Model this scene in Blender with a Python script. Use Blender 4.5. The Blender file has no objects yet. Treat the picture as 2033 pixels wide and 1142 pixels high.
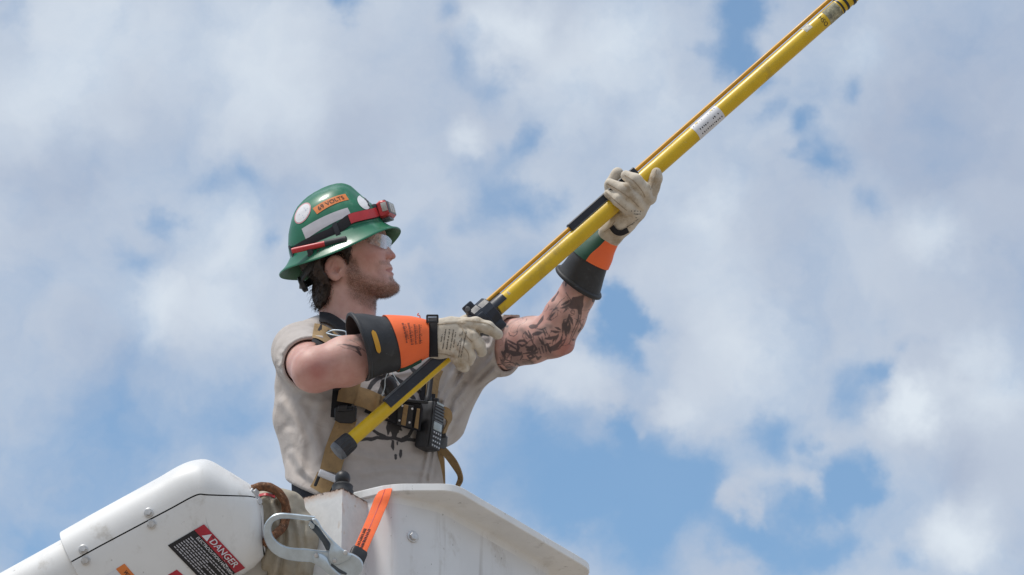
import bpy, math, random
import numpy as np
from mathutils import Vector, Matrix

rng = np.random.default_rng(7)
random.seed(7)
scene = bpy.context.scene
COL = scene.collection

# ------------------------------------------------------------------ camera
ELEV = math.radians(25.0)
DIST = 8000.0                      # mm from the lens to the lineworker
CAM_Z = 1.65
cd = bpy.data.cameras.new("camera")
cam = bpy.data.objects.new("camera", cd)
COL.objects.link(cam)
cam.location = (0, 0, CAM_Z)
cam.rotation_euler = (math.pi / 2 + ELEV, 0, 0)
cd.sensor_width = 36.0
cd.lens = 36.0 * DIST / 2033.0
cd.clip_start = 0.1
cd.clip_end = 20000.0
scene.camera = cam

# ------------------------------------------------------------------ sun, exposure
SUN_ELEV, SUN_AZ = math.radians(64), math.radians(240)   # azimuth clockwise from +Y
sd = bpy.data.lights.new("sun", 'SUN')
sd.energy = 2.8
sd.angle = math.radians(11)
sd.color = (1.0, 0.95, 0.88)
sun = bpy.data.objects.new("sun", sd)
COL.objects.link(sun)
sv = Vector((math.sin(SUN_AZ) * math.cos(SUN_ELEV), math.cos(SUN_AZ) * math.cos(SUN_ELEV), math.sin(SUN_ELEV)))
sun.rotation_euler = sv.to_track_quat('Z', 'Y').to_euler()
sun.location = sv * 60
vs = scene.view_settings
vs.view_transform = 'Standard'
vs.look = 'None'
vs.exposure = 0.0
vs.gamma = 1.0
vs.use_curve_mapping = False

# ------------------------------------------------------------------ frames
XC = np.array([1.0, 0, 0])
YC = np.array([0, math.cos(ELEV), math.sin(ELEV)])
ZC = np.array([0, -math.sin(ELEV), math.cos(ELEV)])
O_W = np.array([0, 0, CAM_Z]) + YC * DIST * 0.001
CX, CY = 1016.5, 571.0


def pt(px, py, d=0.0):
    """a place seen at (px, py) of the photograph, d mm behind the worker's plane"""
    px, py, d = np.broadcast_arrays(np.asarray(px, float), np.asarray(py, float), np.asarray(d, float))
    s = (DIST + d) / DIST
    return np.stack([(px - CX) * s, d, (CY - py) * s], -1)


def P3(l):
    return np.array([pt(*q) for q in l])


def unpt(v):
    s = (DIST + v[..., 1]) / DIST
    return v[..., 0] / s + CX, CY - v[..., 2] / s, v[..., 1]


def to_w(v):
    v = np.asarray(v, float) * 0.001
    return O_W + v[..., 0:1] * XC + v[..., 1:2] * YC + v[..., 2:3] * ZC


def from_w(w):
    w = np.asarray(w, float) - O_W
    return np.stack([w @ XC, w @ YC, w @ ZC], -1) * 1000


def dir_l(w):
    """world direction -> local direction"""
    w = np.asarray(w, float)
    return np.array([w @ XC, w @ YC, w @ ZC])


UPL = dir_l((0, 0, 1))
nrm = lambda v: np.asarray(v, float) / (np.linalg.norm(v, axis=-1, keepdims=True) + 1e-12)


# ------------------------------------------------------------------ objects
def thing(name, label, cat, base, group=None):
    o = bpy.data.objects.new(name, None)
    COL.objects.link(o)
    o.empty_display_size = 0.1
    o.location = to_w(np.array(base, float))
    tag(o, label, cat, group)
    return o


def tag(o, label, cat, group=None):
    o["label"] = label
    o["category"] = cat
    if group:
        o["group"] = group
    return o


def root_loc(o):
    r = np.zeros(3)
    while o is not None:
        r += np.array(o.location)
        o = o.parent
    return r


def mesh_from(name, V, F, mat, smooth=True, auto=None):
    me = bpy.data.meshes.new(name)
    if isinstance(F, np.ndarray):
        F = F.tolist()
    me.from_pydata(np.asarray(V, float).tolist(), [], F)
    if mat is not None:
        for m in (mat if isinstance(mat, (list, tuple)) else [mat]):
            me.materials.append(m)
    me.polygons.foreach_set("use_smooth", [bool(smooth)] * len(me.polygons))
    me.update()
    if smooth and auto:
        me.set_sharp_from_angle(angle=math.radians(auto))
    return me


def obj(name, V, F, mat, parent=None, smooth=True, auto=40, attrs=None, label=None, fmat=None):
    """V in local mm; a part when parent is given, else a thing with its origin at its own base"""
    W = to_w(np.asarray(V, float))
    if parent is not None:
        loc = np.zeros(3)
        org = root_loc(parent)
    else:
        org = np.array([W[:, 0].mean(), W[:, 1].mean(), W[:, 2].min()])
        loc = org
    me = mesh_from(name, W - org, F, mat, smooth, auto)
    if fmat is not None:
        me.polygons.foreach_set("material_index", np.asarray(fmat, np.int32))
    if attrs:
        for k, a in attrs.items():
            at = me.attributes.new(k, 'FLOAT', 'POINT')
            at.data.foreach_set("value", np.asarray(a, np.float32))
    o = bpy.data.objects.new(name, me)
    COL.objects.link(o)
    o.location = loc
    if parent is not None:
        o.parent = parent
    if label:
        o["label"] = label
    return o


# ------------------------------------------------------------------ mesh builders (local mm)
class MB:
    def __init__(s):
        s.V, s.F, s.M, s.n = [], [], [], 0

    def add(s, V, F, m=0):
        V = np.asarray(V, float)
        s.V.append(V)
        s.F += [[i + s.n for i in f] for f in F]
        s.M += [m] * len(F)
        s.n += len(V)
        return s

    def out(s):
        return np.concatenate(s.V), s.F


def loft(rings, cap=(True, True), closed=True):
    R = [np.asarray(r, float) for r in rings]
    n = len(R[0])
    V = np.concatenate(R)
    F = []
    for i in range(len(R) - 1):
        for j in range(n if closed else n - 1):
            k = (j + 1) % n
            F.append([i * n + j, i * n + k, (i + 1) * n + k, (i + 1) * n + j])
    if cap[0]:
        F.append(list(range(n - 1, -1, -1)))
    if cap[1]:
        F.append([(len(R) - 1) * n + j for j in range(n)])
    return V, F


def frames(path, up=None):
    path = np.asarray(path, float)
    T = np.gradient(path, axis=0)
    T = nrm(T)
    u = np.array(up if up is not None else [0, -1, 0.13], float)
    A = []
    for t in T:
        a = u - t * (u @ t)
        if np.linalg.norm(a) < 1e-3:
            a = np.array([0.3, 0.2, 1.0])
            a = a - t * (a @ t)
        a = nrm(a)
        A.append(a)
        u = a
    A = np.array(A)
    B = np.cross(T, A)
    return T, A, B


def resample(path, n):
    path = np.asarray(path, float)
    # Catmull-Rom through the points, then n even steps
    P = np.vstack([2 * path[0] - path[1], path, 2 * path[-1] - path[-2]])
    out = []
    for i in range(1, len(P) - 2):
        for t in np.linspace(0, 1, 12, endpoint=False):
            p0, p1, p2, p3 = P[i - 1], P[i], P[i + 1], P[i + 2]
            out.append(0.5 * ((2 * p1) + (-p0 + p2) * t + (2 * p0 - 5 * p1 + 4 * p2 - p3) * t * t + (-p0 + 3 * p1 - 3 * p2 + p3) * t ** 3))
    out.append(P[-2])
    out = np.array(out)
    L = np.concatenate([[0], np.cumsum(np.linalg.norm(np.diff(out, axis=0), axis=1))])
    s = np.linspace(0, L[-1], n)
    return np.stack([np.interp(s, L, out[:, k]) for k in range(out.shape[1])], -1)


def tube(path, rad, seg=16, cap=(True, True), up=None, ell=1.0):
    path = np.asarray(path, float)
    rad = np.broadcast_to(np.asarray(rad, float), (len(path),))
    T, A, B = frames(path, up)
    a = np.linspace(0, 2 * math.pi, seg, endpoint=False)
    rings = [path[i] + rad[i] * (np.cos(a)[:, None] * A[i] + np.sin(a)[:, None] * B[i] * ell) for i in range(len(path))]
    return loft(rings, cap)


def cyl(a, b, r, seg=20, r2=None, bev=0.0):
    a, b = np.asarray(a, float), np.asarray(b, float)
    r2 = r if r2 is None else r2
    if bev:
        t = nrm(b - a)
        return tube([a, a + t * 1e-3, a + t * bev, b - t * bev, b - t * 1e-3, b], [r - bev, r - bev, r, r2, r2 - bev, r2 - bev], seg)
    return tube([a, b], [r, r2], seg)


def box(c, ax, ay, az, sx, sy, sz, bev=0.0):
    """bevelled box, half sizes sx sy sz along the unit axes"""
    c = np.asarray(c, float)
    ax, ay, az = nrm(ax), nrm(ay), nrm(az)
    b = min(bev, sx * .9, sy * .9, sz * .9)
    if b <= 0:
        V = [c + ax * i * sx + ay * j * sy + az * k * sz for k in (-1, 1) for i, j in ((-1, -1), (1, -1), (1, 1), (-1, 1))]
        return np.array(V), [[3, 2, 1, 0], [4, 5, 6, 7], [0, 1, 5, 4], [1, 2, 6, 5], [2, 3, 7, 6], [3, 0, 4, 7]]
    pts = []
    q = 0.3 * b
    for (i, j) in ((-1, -1), (1, -1), (1, 1), (-1, 1)):
        corner = [(sx - b, sy), (sx - q, sy - q), (sx, sy - b)]
        if i * j > 0:
            corner = corner[::-1] if (i < 0) == False else corner[::-1]
        for (u, v) in corner:
            pts.append((i * u, j * v))
    # order counter-clockwise by angle
    pts = sorted(pts, key=lambda p: math.atan2(p[1] / sy, p[0] / sx))
    pts = np.array(pts)

    def ring(z, k):
        s = np.array([(sx - k) / sx, (sy - k) / sy])
        return c + pts[:, :1] * s[0] * ax + pts[:, 1:] * s[1] * ay + az * z
    return loft([ring(-sz, b), ring(-sz + q, q), ring(-sz + b, 0), ring(sz - b, 0), ring(sz - q, q), ring(sz, b)])


def prism(poly, c, ax, ay, az, th, bev=0.0):
    """polygon (2-D, in ax / ay) extruded +-th along az"""
    poly = np.asarray(poly, float)
    area = 0.5 * np.sum(poly[:, 0] * np.roll(poly[:, 1], -1) - np.roll(poly[:, 0], -1) * poly[:, 1])
    if area < 0:
        poly = poly[::-1]
    e = np.roll(poly, -1, 0) - poly
    nn = nrm(np.stack([e[:, 1], -e[:, 0]], -1))
    vn = nrm(nn + np.roll(nn, 1, 0))
    P = lambda q, z: np.asarray(c) + q[:, :1] * ax + q[:, 1:] * ay + np.asarray(az) * z
    if bev:
        ins = poly - vn * bev
        return loft([P(ins, -th), P(poly, -th + bev), P(poly, th - bev), P(ins, th)])
    return loft([P(poly, -th), P(poly, th)])


def img_prism(poly_px, d, th, bev=1.0):
    """outline seen in the photograph, given its own depth d and thickness 2*th"""
    p = pt(np.array(poly_px)[:, 0], np.array(poly_px)[:, 1], d)
    return prism(p[:, [0, 2]], [0, d, 0], np.array([1., 0, 0]), np.array([0, 0, 1.]), np.array([0, -1., 0]), th, bev)


def text_tris(s, size=1.0, sx=1.0, align='CENTER', bold=0.0):
    cu = bpy.data.curves.new("t", 'FONT')
    cu.body = s
    cu.size = size
    cu.align_x = align
    cu.align_y = 'CENTER'
    cu.offset = bold
    cu.resolution_u = 3
    o = bpy.data.objects.new("t", cu)
    COL.objects.link(o)
    dg = bpy.context.evaluated_depsgraph_get()
    me = bpy.data.meshes.new_from_object(o.evaluated_get(dg))
    V = np.array([v.co[:] for v in me.vertices]).reshape(-1, 3)[:, :2] * [sx, 1]
    F = [list(p.vertices) for p in me.polygons]
    bpy.data.objects.remove(o)
    bpy.data.meshes.remove(me)
    bpy.data.curves.remove(cu)
    return V, F


# ------------------------------------------------------------------ implicit surfaces
def surface_nets(f, lo, hi, h, band=2.6):
    lo, hi = np.asarray(lo, float), np.asarray(hi, float)
    n = (np.ceil((hi - lo) / (4 * h)).astype(int)) * 4
    nc = n // 4 + 1
    g = np.stack(np.meshgrid(*[lo[k] + np.arange(nc[k]) * 4 * h for k in range(3)], indexing='ij'), -1).reshape(-1, 3)
    fc = f(g).reshape(nc)
    near = np.abs(fc) < 4 * h * band
    up = lambda a: a.repeat(4, 0).repeat(4, 1).repeat(4, 2)[2:2 + n[0], 2:2 + n[1], 2:2 + n[2]]
    val = up(fc.astype(np.float32)).copy()
    msk = up(near)
    I = np.argwhere(msk)
    val[msk] = f(lo + I * h)
    neg = val < 0
    m = np.array(val.shape) - 1
    cnt = np.zeros(m, np.int8)
    offs = [(i, j, k) for i in (0, 1) for j in (0, 1) for k in (0, 1)]
    for (i, j, k) in offs:
        cnt += neg[i:i + m[0], j:j + m[1], k:k + m[2]]
    act = (cnt > 0) & (cnt < 8)
    C = np.argwhere(act)
    idx = -np.ones(m, np.int32)
    idx[act] = np.arange(len(C))
    cv = {o: val[C[:, 0] + o[0], C[:, 1] + o[1], C[:, 2] + o[2]] for o in offs}
    S = np.zeros((len(C), 3))
    K = np.zeros(len(C))
    for o in offs:
        for ax in range(3):
            if o[ax] == 0:
                q = list(o)
                q[ax] = 1
                a, b = cv[o], cv[tuple(q)]
                x = (a < 0) != (b < 0)
                t = np.where(x, a / np.where(x, a - b, 1), 0)
                p = np.array(o, float)[None].repeat(len(C), 0)
                p[:, ax] = t
                S += p * x[:, None]
                K += x
    V = lo + (C + S / K[:, None]) * h
    F = []
    for ax in range(3):
        b, c = (ax + 1) % 3, (ax + 2) % 3
        sl0 = [slice(None)] * 3
        sl1 = [slice(None)] * 3
        sl0[ax] = slice(0, -1)
        sl1[ax] = slice(1, None)
        d = neg[tuple(sl0)] != neg[tuple(sl1)]
        E = np.argwhere(d)
        ok = (E[:, b] > 0) & (E[:, c] > 0) & (E[:, b] < m[b]) & (E[:, c] < m[c]) & (E[:, ax] < m[ax])
        E = E[ok]
        fl = neg[E[:, 0], E[:, 1], E[:, 2]]
        def at(db, dc):
            q = E.copy()
            q[:, b] -= db
            q[:, c] -= dc
            return idx[q[:, 0], q[:, 1], q[:, 2]]
        Q = np.stack([at(1, 1), at(0, 1), at(0, 0), at(1, 0)], -1)
        Q[~fl] = Q[~fl][:, ::-1]
        F.append(Q[(Q >= 0).all(1)])
    return V, np.concatenate(F)


def smin(a, b, k):
    h = np.clip(0.5 + 0.5 * (b - a) / k, 0, 1)
    return b + (a - b) * h - k * h * (1 - h)


def smax(a, b, k):
    return -smin(-a, -b, k)


def rcone(p, a, b, ra, rb):
    a, b = np.asarray(a, float), np.asarray(b, float)
    ab = b - a
    t = np.clip((p - a) @ ab / (ab @ ab), 0, 1)
    return np.linalg.norm(p - a - t[:, None] * ab, axis=1) - (ra + (rb - ra) * t)


def chain(p, pts, rad, k=8):
    d = None
    for i in range(len(pts) - 1):
        q = rcone(p, pts[i], pts[i + 1], rad[i], rad[i + 1])
        d = q if d is None else smin(d, q, k)
    return d


def ell(p, c, r, R=None):
    q = p - np.asarray(c, float)
    if R is not None:
        q = q @ R
    r = np.asarray(r, float)
    k0 = np.linalg.norm(q / r, axis=1)
    k1 = np.linalg.norm(q / (r * r), axis=1)
    return k0 * (k0 - 1) / (k1 + 1e-9)


def poly2(x, y, poly):
    """signed distance to a polygon"""
    poly = np.asarray(poly, float)
    n = len(poly)
    d = np.full(x.shape, 1e18)
    s = np.zeros(x.shape, bool)
    for i in range(n):
        a, b = poly[i], poly[(i + 1) % n]
        e = b - a
        wx, wy = x - a[0], y - a[1]
        t = np.clip((wx * e[0] + wy * e[1]) / (e @ e), 0, 1)
        d = np.minimum(d, (wx - t * e[0]) ** 2 + (wy - t * e[1]) ** 2)
        c = ((a[1] > y) != (b[1] > y)) & (x < (b[0] - a[0]) * (y - a[1]) / (b[1] - a[1] + 1e-12) + a[0])
        s ^= c
    return np.where(s, -1, 1) * np.sqrt(d)


def pl2(x, y, pts, w=None):
    """distance to an open polyline minus a width running along it"""
    pts = np.asarray(pts, float)
    d = np.full(x.shape, 1e9)
    w = np.zeros(len(pts)) if w is None else np.broadcast_to(np.asarray(w, float), (len(pts),))
    for i in range(len(pts) - 1):
        a, b = pts[i], pts[i + 1]
        e = b - a
        t = np.clip(((x - a[0]) * e[0] + (y - a[1]) * e[1]) / (e @ e + 1e-12), 0, 1)
        d = np.minimum(d, np.hypot(x - a[0] - t * e[0], y - a[1] - t * e[1]) - (w[i] + (w[i + 1] - w[i]) * t))
    return d


def ss(a, b, x):
    t = np.clip((x - a) / (b - a), 0, 1)
    return t * t * (3 - 2 * t)


def vnoise(p, s, seed=0):
    """smooth value noise, one octave, -1..1"""
    q = p / s + seed * 17.31
    i = np.floor(q).astype(np.int64)
    f = q - i
    f = f * f * (3 - 2 * f)
    out = 0
    for o in ((a, b, c) for a in (0, 1) for b in (0, 1) for c in (0, 1)):
        hsh = ((i[:, 0] + o[0]) * 374761393 + (i[:, 1] + o[1]) * 668265263 + (i[:, 2] + o[2]) * 2147483647 + seed * 1013) & 0xffffffff
        hsh = ((hsh ^ (hsh >> 13)) * 1274126177) & 0xffffffff
        hsh = (hsh ^ (hsh >> 16)) & 0xffff
        w = np.prod([f[:, k] if o[k] else 1 - f[:, k] for k in range(3)], 0)
        out = out + w * (hsh / 32767.5 - 1)
    return out


def ray_hit(f, px, py, d0, d1, step=4.0):
    px, py = np.broadcast_arrays(np.asarray(px, float), np.asarray(py, float))
    shp = px.shape
    px, py = px.ravel(), py.ravel()
    ds = np.arange(d0, d1, step)
    A = pt(px[:, None], py[:, None], ds[None]).reshape(-1, 3)
    v = f(A).reshape(len(px), len(ds))
    ins = v < 0
    k = np.argmax(ins, 1)
    has = ins.any(1) & (k > 0)
    k = np.clip(k, 1, None)
    r = np.arange(len(px))
    a, b = v[r, k - 1], v[r, k]
    d = ds[k - 1] + step * a / (a - b + 1e-9)
    # no hit: the nearest approach
    d = np.where(has, d, ds[np.argmin(v, 1)])
    return d.reshape(shp)


def ribbon_on(f, path, width, d0, d1, off=4.0, th=3.0, n=40, across=7, lift=None, relax=2):
    """flat webbing laid on an implicit surface along a path seen in the photograph"""
    path = resample(np.asarray(path, float)[:, :2], n)
    T = nrm(np.gradient(path, axis=0))
    N = np.stack([-T[:, 1], T[:, 0]], -1)
    w = np.interp(np.linspace(0, 1, n), np.linspace(0, 1, len(np.atleast_1d(width))), np.atleast_1d(width)) if np.ndim(width) else np.full(n, width)
    u = np.linspace(-.5, .5, across)
    px = path[:, :1] + N[:, :1] * u * w[:, None]
    py = path[:, 1:] + N[:, 1:] * u * w[:, None]
    d = ray_hit(f, px, py, d0, d1)
    for _ in range(relax):                       # webbing bridges small hollows
        e = d.copy()
        e[1:-1] = np.minimum(d[1:-1], (d[:-2] + d[2:]) / 2)
        e[:, 1:-1] = np.minimum(e[:, 1:-1], (e[:, :-2] + e[:, 2:]) / 2)
        d = e
    if lift is not None:
        d = d - np.interp(np.linspace(0, 1, n), np.linspace(0, 1, len(lift)), lift)[:, None]
    top = pt(px, py, d - off - th)
    bot = pt(px, py, d - off)
    rings = [np.vstack([top[i], bot[i][::-1]]) for i in range(n)]
    V, F = loft(rings)
    return fix_out(V, F)


def fix_out(V, F):
    """turn faces outward by signed volume"""
    V = np.asarray(V)
    vol = 0
    for f in F:
        for i in range(1, len(f) - 1):
            vol += np.dot(V[f[0]], np.cross(V[f[i]], V[f[i + 1]]))
    if vol < 0:
        F = [f[::-1] for f in F]
    return V, F

# ------------------------------------------------------------------ node helpers
class NT:
    def __init__(s, tree):
        s.t, s.n, s.l = tree, tree.nodes, tree.links

    def new(s, kind, **kw):
        nd = s.n.new(kind)
        for k, v in kw.items():
            setattr(nd, k, v)
        return nd

    def put(s, sock, v):
        if isinstance(v, bpy.types.NodeSocket):
            s.l.new(v, sock)
        elif v is not None:
            sock.default_value = v

    def math(s, op, a, b=None, c=None, clamp=False):
        nd = s.new('ShaderNodeMath', operation=op, use_clamp=clamp)
        for i, v in enumerate((a, b, c)):
            if v is not None:
                s.put(nd.inputs[i], v)
        return nd.outputs[0]

    def vmath(s, op, a, b=None, out=0):
        nd = s.new('ShaderNodeVectorMath', operation=op)
        s.put(nd.inputs[0], a)
        if b is not None:
            s.put(nd.inputs[3 if op == 'SCALE' else 1], b)
        return nd.outputs['Value' if op in ('DISTANCE', 'LENGTH', 'DOT_PRODUCT') else 0]

    def noise(s, vec, scale, detail=3.0, rough=0.5, col=False, dist=0.0):
        nd = s.new('ShaderNodeTexNoise')
        s.put(nd.inputs['Vector'], vec)
        nd.inputs['Scale'].default_value = scale
        nd.inputs['Detail'].default_value = detail
        nd.inputs['Roughness'].default_value = rough
        nd.inputs['Distortion'].default_value = dist
        return nd.outputs['Color' if col else 0]

    def ramp(s, v, a, b, lo=0.0, hi=1.0, smooth=True):
        nd = s.new('ShaderNodeMapRange', interpolation_type='SMOOTHSTEP' if smooth else 'LINEAR')
        s.put(nd.inputs['Value'], v)
        for k, x in (('From Min', a), ('From Max', b), ('To Min', lo), ('To Max', hi)):
            s.put(nd.inputs[k], x)
        return nd.outputs[0]

    def mix(s, f, a, b, mode='MIX'):
        nd = s.new('ShaderNodeMix', data_type='RGBA', blend_type=mode)
        nd.clamp_factor = True
        s.put(nd.inputs[0], f)
        for k, v in ((6, a), (7, b)):
            if isinstance(v, (tuple, list)):
                v = (*v, 1.0) if len(v) == 3 else v
            s.put(nd.inputs[k], v)
        return nd.outputs[2]


# ------------------------------------------------------------------ sky: blue air and broken cloud
world = bpy.data.worlds.new("World")
scene.world = world
world.use_nodes = True
wt = NT(world.node_tree)
wt.n.clear()
SKY_STRENGTH = 0.1
sky = wt.new('ShaderNodeTexSky', sky_type='NISHITA')
sky.sun_disc = False
sky.sun_elevation = SUN_ELEV
sky.sun_rotation = SUN_AZ
sky.altitude = 300
sky.air_density = 1.0
sky.dust_density = 0.8
sky.ozone_density = 1.2
tc = wt.new('ShaderNodeTexCoord').outputs['Generated']
dirv = wt.vmath('NORMALIZE', tc)
w1 = wt.vmath('SUBTRACT', wt.noise(dirv, 34.0, 5.0, 0.58, col=True), (0.5, 0.5, 0.5))
warp = wt.vmath('ADD', dirv, wt.vmath('SCALE', w1, 0.030))


def sky_dir(px, py):
    w = XC * (px - CX) + YC * DIST + ZC * (CY - py)
    return tuple(nrm(w))


def blobs(lst, vec):
    acc = None
    for (px, py, r, w) in lst:
        d = wt.vmath('DISTANCE', vec, sky_dir(px, py))
        v = wt.ramp(d, 0.0, r / DIST, w, 0.0)
        acc = v if acc is None else wt.math('ADD', acc, v)
    return acc


# gaps between the clouds (negative) and cloud banks (positive): direction, radius, weight
GAPS = [(690, 8, 75, -1.0), (905, 20, 60, -.55), (930, 110, 75, -.55), (985, 170, 70, -.55), (965, 60, 40, -.3),
        (1480, 20, 95, -1.1), (1455, 110, 75, -.8), (1500, 140, 50, -.5), (1380, 100, 45, -.4), (1030, 290, 60, -.5), (1010, 380, 85, -.7),
        (1070, 420, 75, -.5), (960, 440, 75, -.5), (1110, 390, 50, -.35), (1575, 270, 62, -.6), (1645, 345, 85, -.75), (1580, 335, 40, -.5), (1735, 430, 60, -.35),
        (1855, 235, 70, -.25), (1685, 190, 45, -.4), (1505, 225, 45, -.35), (1255, 605, 70, -1.2), (1225, 660, 70, -.9), (1290, 640, 45, -.6), (1180, 690, 60, -.5), (1240, 715, 50, -.5),
        (1210, 850, 60, -.6), (1270, 930, 140, -1.0), (1400, 960, 130, -1.0), (1540, 870, 95, -.8), (1625, 860, 45, -.6), (1300, 1050, 150, -.9), (1480, 1060, 110, -.9),
        (1660, 950, 95, -1.1), (1590, 1010, 85, -.9), (1720, 900, 55, -.6), (1700, 770, 85, -.7), (1760, 740, 50, -.6), (1820, 680, 50, -.7), (1770, 640, 40, -.4), (1650, 1110, 100, -.8), (1560, 1100, 90, -.6), (1000, 560, 110, -.3), (950, 330, 100, -.3), (1790, 1110, 60, -.5),
        (100, 960, 280, -.46), (330, 900, 260, -.48), (480, 820, 160, -.4), (60, 1080, 160, -.36), (200, 780, 170, -.26), (310, 440, 45, -.45), (250, 520, 60, -.35), (380, 350, 60, -.3),
        (460, 350, 60, -.3), (530, 505, 40, -.4), (1040, 830, 150, -.5), (1080, 960, 170, -.7), (940, 930, 100, -.5), (20, 20, 70, -.3), (860, 480, 90, -.4), (880, 590, 80, -.4),
        (1160, 1000, 130, -.6)]
BANKS = [(1480, 1015, 62, .95), (1440, 1020, 40, .35), (1590, 950, 45, .4), (1330, 800, 60, .6), (1250, 850, 30, .3), (1410, 700, 120, .5), (1850, 800, 120, .6), (1980, 900, 150, .5), (1880, 1050, 120, .6),
         (1100, 760, 110, .5), (1180, 800, 60, .3), (930, 250, 70, .4), (330, 600, 120, .4), (430, 480, 90, .35), (1080, 90, 120, .5), (1690, 950, 30, .3)]
BRIGHT = [(60, 200, 200, .35), (200, 60, 250, .5), (500, 100, 260, .5), (620, 250, 200, .3), (420, 470, 130, .55), (300, 620, 140, .6), (450, 600, 120, .4), (1010, 60, 110, .6), (1240, 70, 150, .7), (1130, 180, 160, .5),
          (1300, 210, 120, .5), (920, 260, 60, .5), (1410, 420, 110, .5), (1450, 560, 140, .35), (1480, 700, 160, .45), (1350, 800, 80, .4), (1820, 810, 90, .95), (1960, 770, 110, .5), (1900, 1060, 140, .75),
          (1700, 100, 80, .45), (1860, 480, 100, .5), (1120, 760, 120, .4), (1300, 330, 130, .3), (1930, 690, 80, .4)]
DULL = [(1950, 250, 330, -.45), (1800, 340, 200, -.25), (700, 300, 150, -.35), (560, 330, 120, -.3), (130, 330, 160, -.2), (1580, 420, 180, -.15), (1900, 940, 90, -.35), (1230, 480, 110, -.2), (1990, 560, 120, -.2), (200, 750, 200, -.15)]
base_n = wt.noise(dirv, 9.0, 2.0, 0.5)
fluff = wt.noise(warp, 34.0, 6.0, 0.56)
dens = wt.math('ADD', blobs(GAPS, warp), blobs(BANKS, warp))
dens = wt.math('ADD', dens, wt.math('MULTIPLY_ADD', fluff, 1.25, 0.05))
dens = wt.math('ADD', dens, wt.math('MULTIPLY_ADD', base_n, 0.5, -0.25))
cover = wt.ramp(dens, -0.25, 0.92, 0.13, 1.0)
lit = wt.math('ADD', blobs(BRIGHT, warp), blobs(DULL, warp))
lit = wt.math('ADD', lit, wt.math('MULTIPLY_ADD', wt.noise(warp, 32.0, 5.0, 0.5), 0.75, -0.18))
lit = wt.ramp(lit, -0.15, 1.0, smooth=False)
K = 1.0 / SKY_STRENGTH
ccol = wt.mix(lit, tuple(K * x for x in (.425, .495, .625)), tuple(K * x for x in (.73, .80, .875)))
blue = wt.mix(1.0, sky.outputs[0], (0.73, 0.93, 0.95), 'MULTIPLY')
SKY_BLUE_GAIN = 1.75
blue = wt.vmath('SCALE', blue, SKY_BLUE_GAIN)
skycol = wt.mix(cover, blue, ccol)
bg = wt.new('ShaderNodeBackground')
wt.put(bg.inputs['Color'], skycol)
bg.inputs['Strength'].default_value = SKY_STRENGTH
wo = wt.new('ShaderNodeOutputWorld')
wt.l.new(bg.outputs[0], wo.inputs['Surface'])


# ------------------------------------------------------------------ materials
def principled(name):
    m = bpy.data.materials.new(name)
    m.use_nodes = True
    t = NT(m.node_tree)
    b = next(n for n in t.n if n.type == 'BSDF_PRINCIPLED')
    return m, t, b


def material(name, col, rough=0.5, metal=0.0, var=0.12, vscale=60.0, bump=0.0, bscale=400.0, coat=0.0, dirt_haze=None, sss=0.0,
             scratch=0.0, bdist=0.001, sheen=0.0, stretch=None, streak=0.0):
    """one paint, cloth or rubber: colour with uneven tone, grain, optional blotches of grime or painted haze, and scratches"""
    m, t, b = principled(name)
    oc = t.new('ShaderNodeTexCoord').outputs['Object']
    if stretch:
        mp = t.new('ShaderNodeMapping')
        t.put(mp.inputs['Vector'], oc)
        mp.inputs['Scale'].default_value = stretch
        oc = mp.outputs[0]
    c = tuple(col) + (1.0,)
    n1 = t.noise(oc, vscale, 5.0, 0.6)
    hi = tuple(min(1, x * (1 + var)) for x in col)
    lo = tuple(x * (1 - var) for x in col)
    cc = t.mix(t.ramp(n1, 0.3, 0.7), lo, hi)
    if dirt_haze:
        dcol, amt, dsc = dirt_haze
        k = t.ramp(t.noise(oc, dsc, 6.0, 0.65), 0.62 - amt * 0.25, 0.75 - amt * 0.1)
        cc = t.mix(t.math('MULTIPLY', k, min(1.0, 0.4 + amt)), cc, dcol)
    if scratch:
        mp = t.new('ShaderNodeMapping')
        t.put(mp.inputs['Vector'], oc)
        mp.inputs['Scale'].default_value = (6, 60, 110)
        mp.inputs['Rotation'].default_value = (0.4, 0.7, 0.2)
        k = t.ramp(t.noise(mp.outputs[0], 4.0, 4.0, 0.6), 0.66, 0.72)
        cc = t.mix(t.math('MULTIPLY', k, scratch), cc, tuple(min(1, 0.35 + x * .6) for x in col))
    if streak:
        mp = t.new('ShaderNodeMapping')
        t.put(mp.inputs['Vector'], oc)
        mp.inputs['Scale'].default_value = (26, 26, 1.6)
        k = t.math('MULTIPLY', t.ramp(t.noise(mp.outputs[0], 1.0, 5.0, 0.65), 0.54, 0.74), t.ramp(t.noise(oc, 3.5, 3.0, 0.5), 0.42, 0.62))
        cc = t.mix(t.math('MULTIPLY', k, streak), cc, (.36, .33, .29))
        fl = t.ramp(t.noise(oc, 70, 3.0, 0.6), 0.70, 0.73)
        cc = t.mix(t.math('MULTIPLY', fl, streak), cc, (.20, .185, .17))
    t.put(b.inputs['Base Color'], cc)
    t.put(b.inputs['Roughness'], t.ramp(n1, 0.2, 0.8, max(0.02, rough - 0.1), min(1, rough + 0.1)))
    b.inputs['Metallic'].default_value = metal
    b.inputs['Coat Weight'].default_value = coat
    b.inputs['Coat Roughness'].default_value = 0.15
    if sheen:
        b.inputs['Sheen Weight'].default_value = sheen
    if sss:
        b.inputs['Subsurface Weight'].default_value = sss
        b.inputs['Subsurface Radius'].default_value = (0.012, 0.004, 0.002)
        b.inputs['Subsurface Scale'].default_value = 0.5
    if bump:
        bp = t.new('ShaderNodeBump')
        bp.inputs['Strength'].default_value = bump
        bp.inputs['Distance'].default_value = bdist
        t.put(bp.inputs['Height'], t.noise(oc, bscale, 4.0, 0.6))
        t.put(b.inputs['Normal'], bp.outputs[0])
    return m


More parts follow.
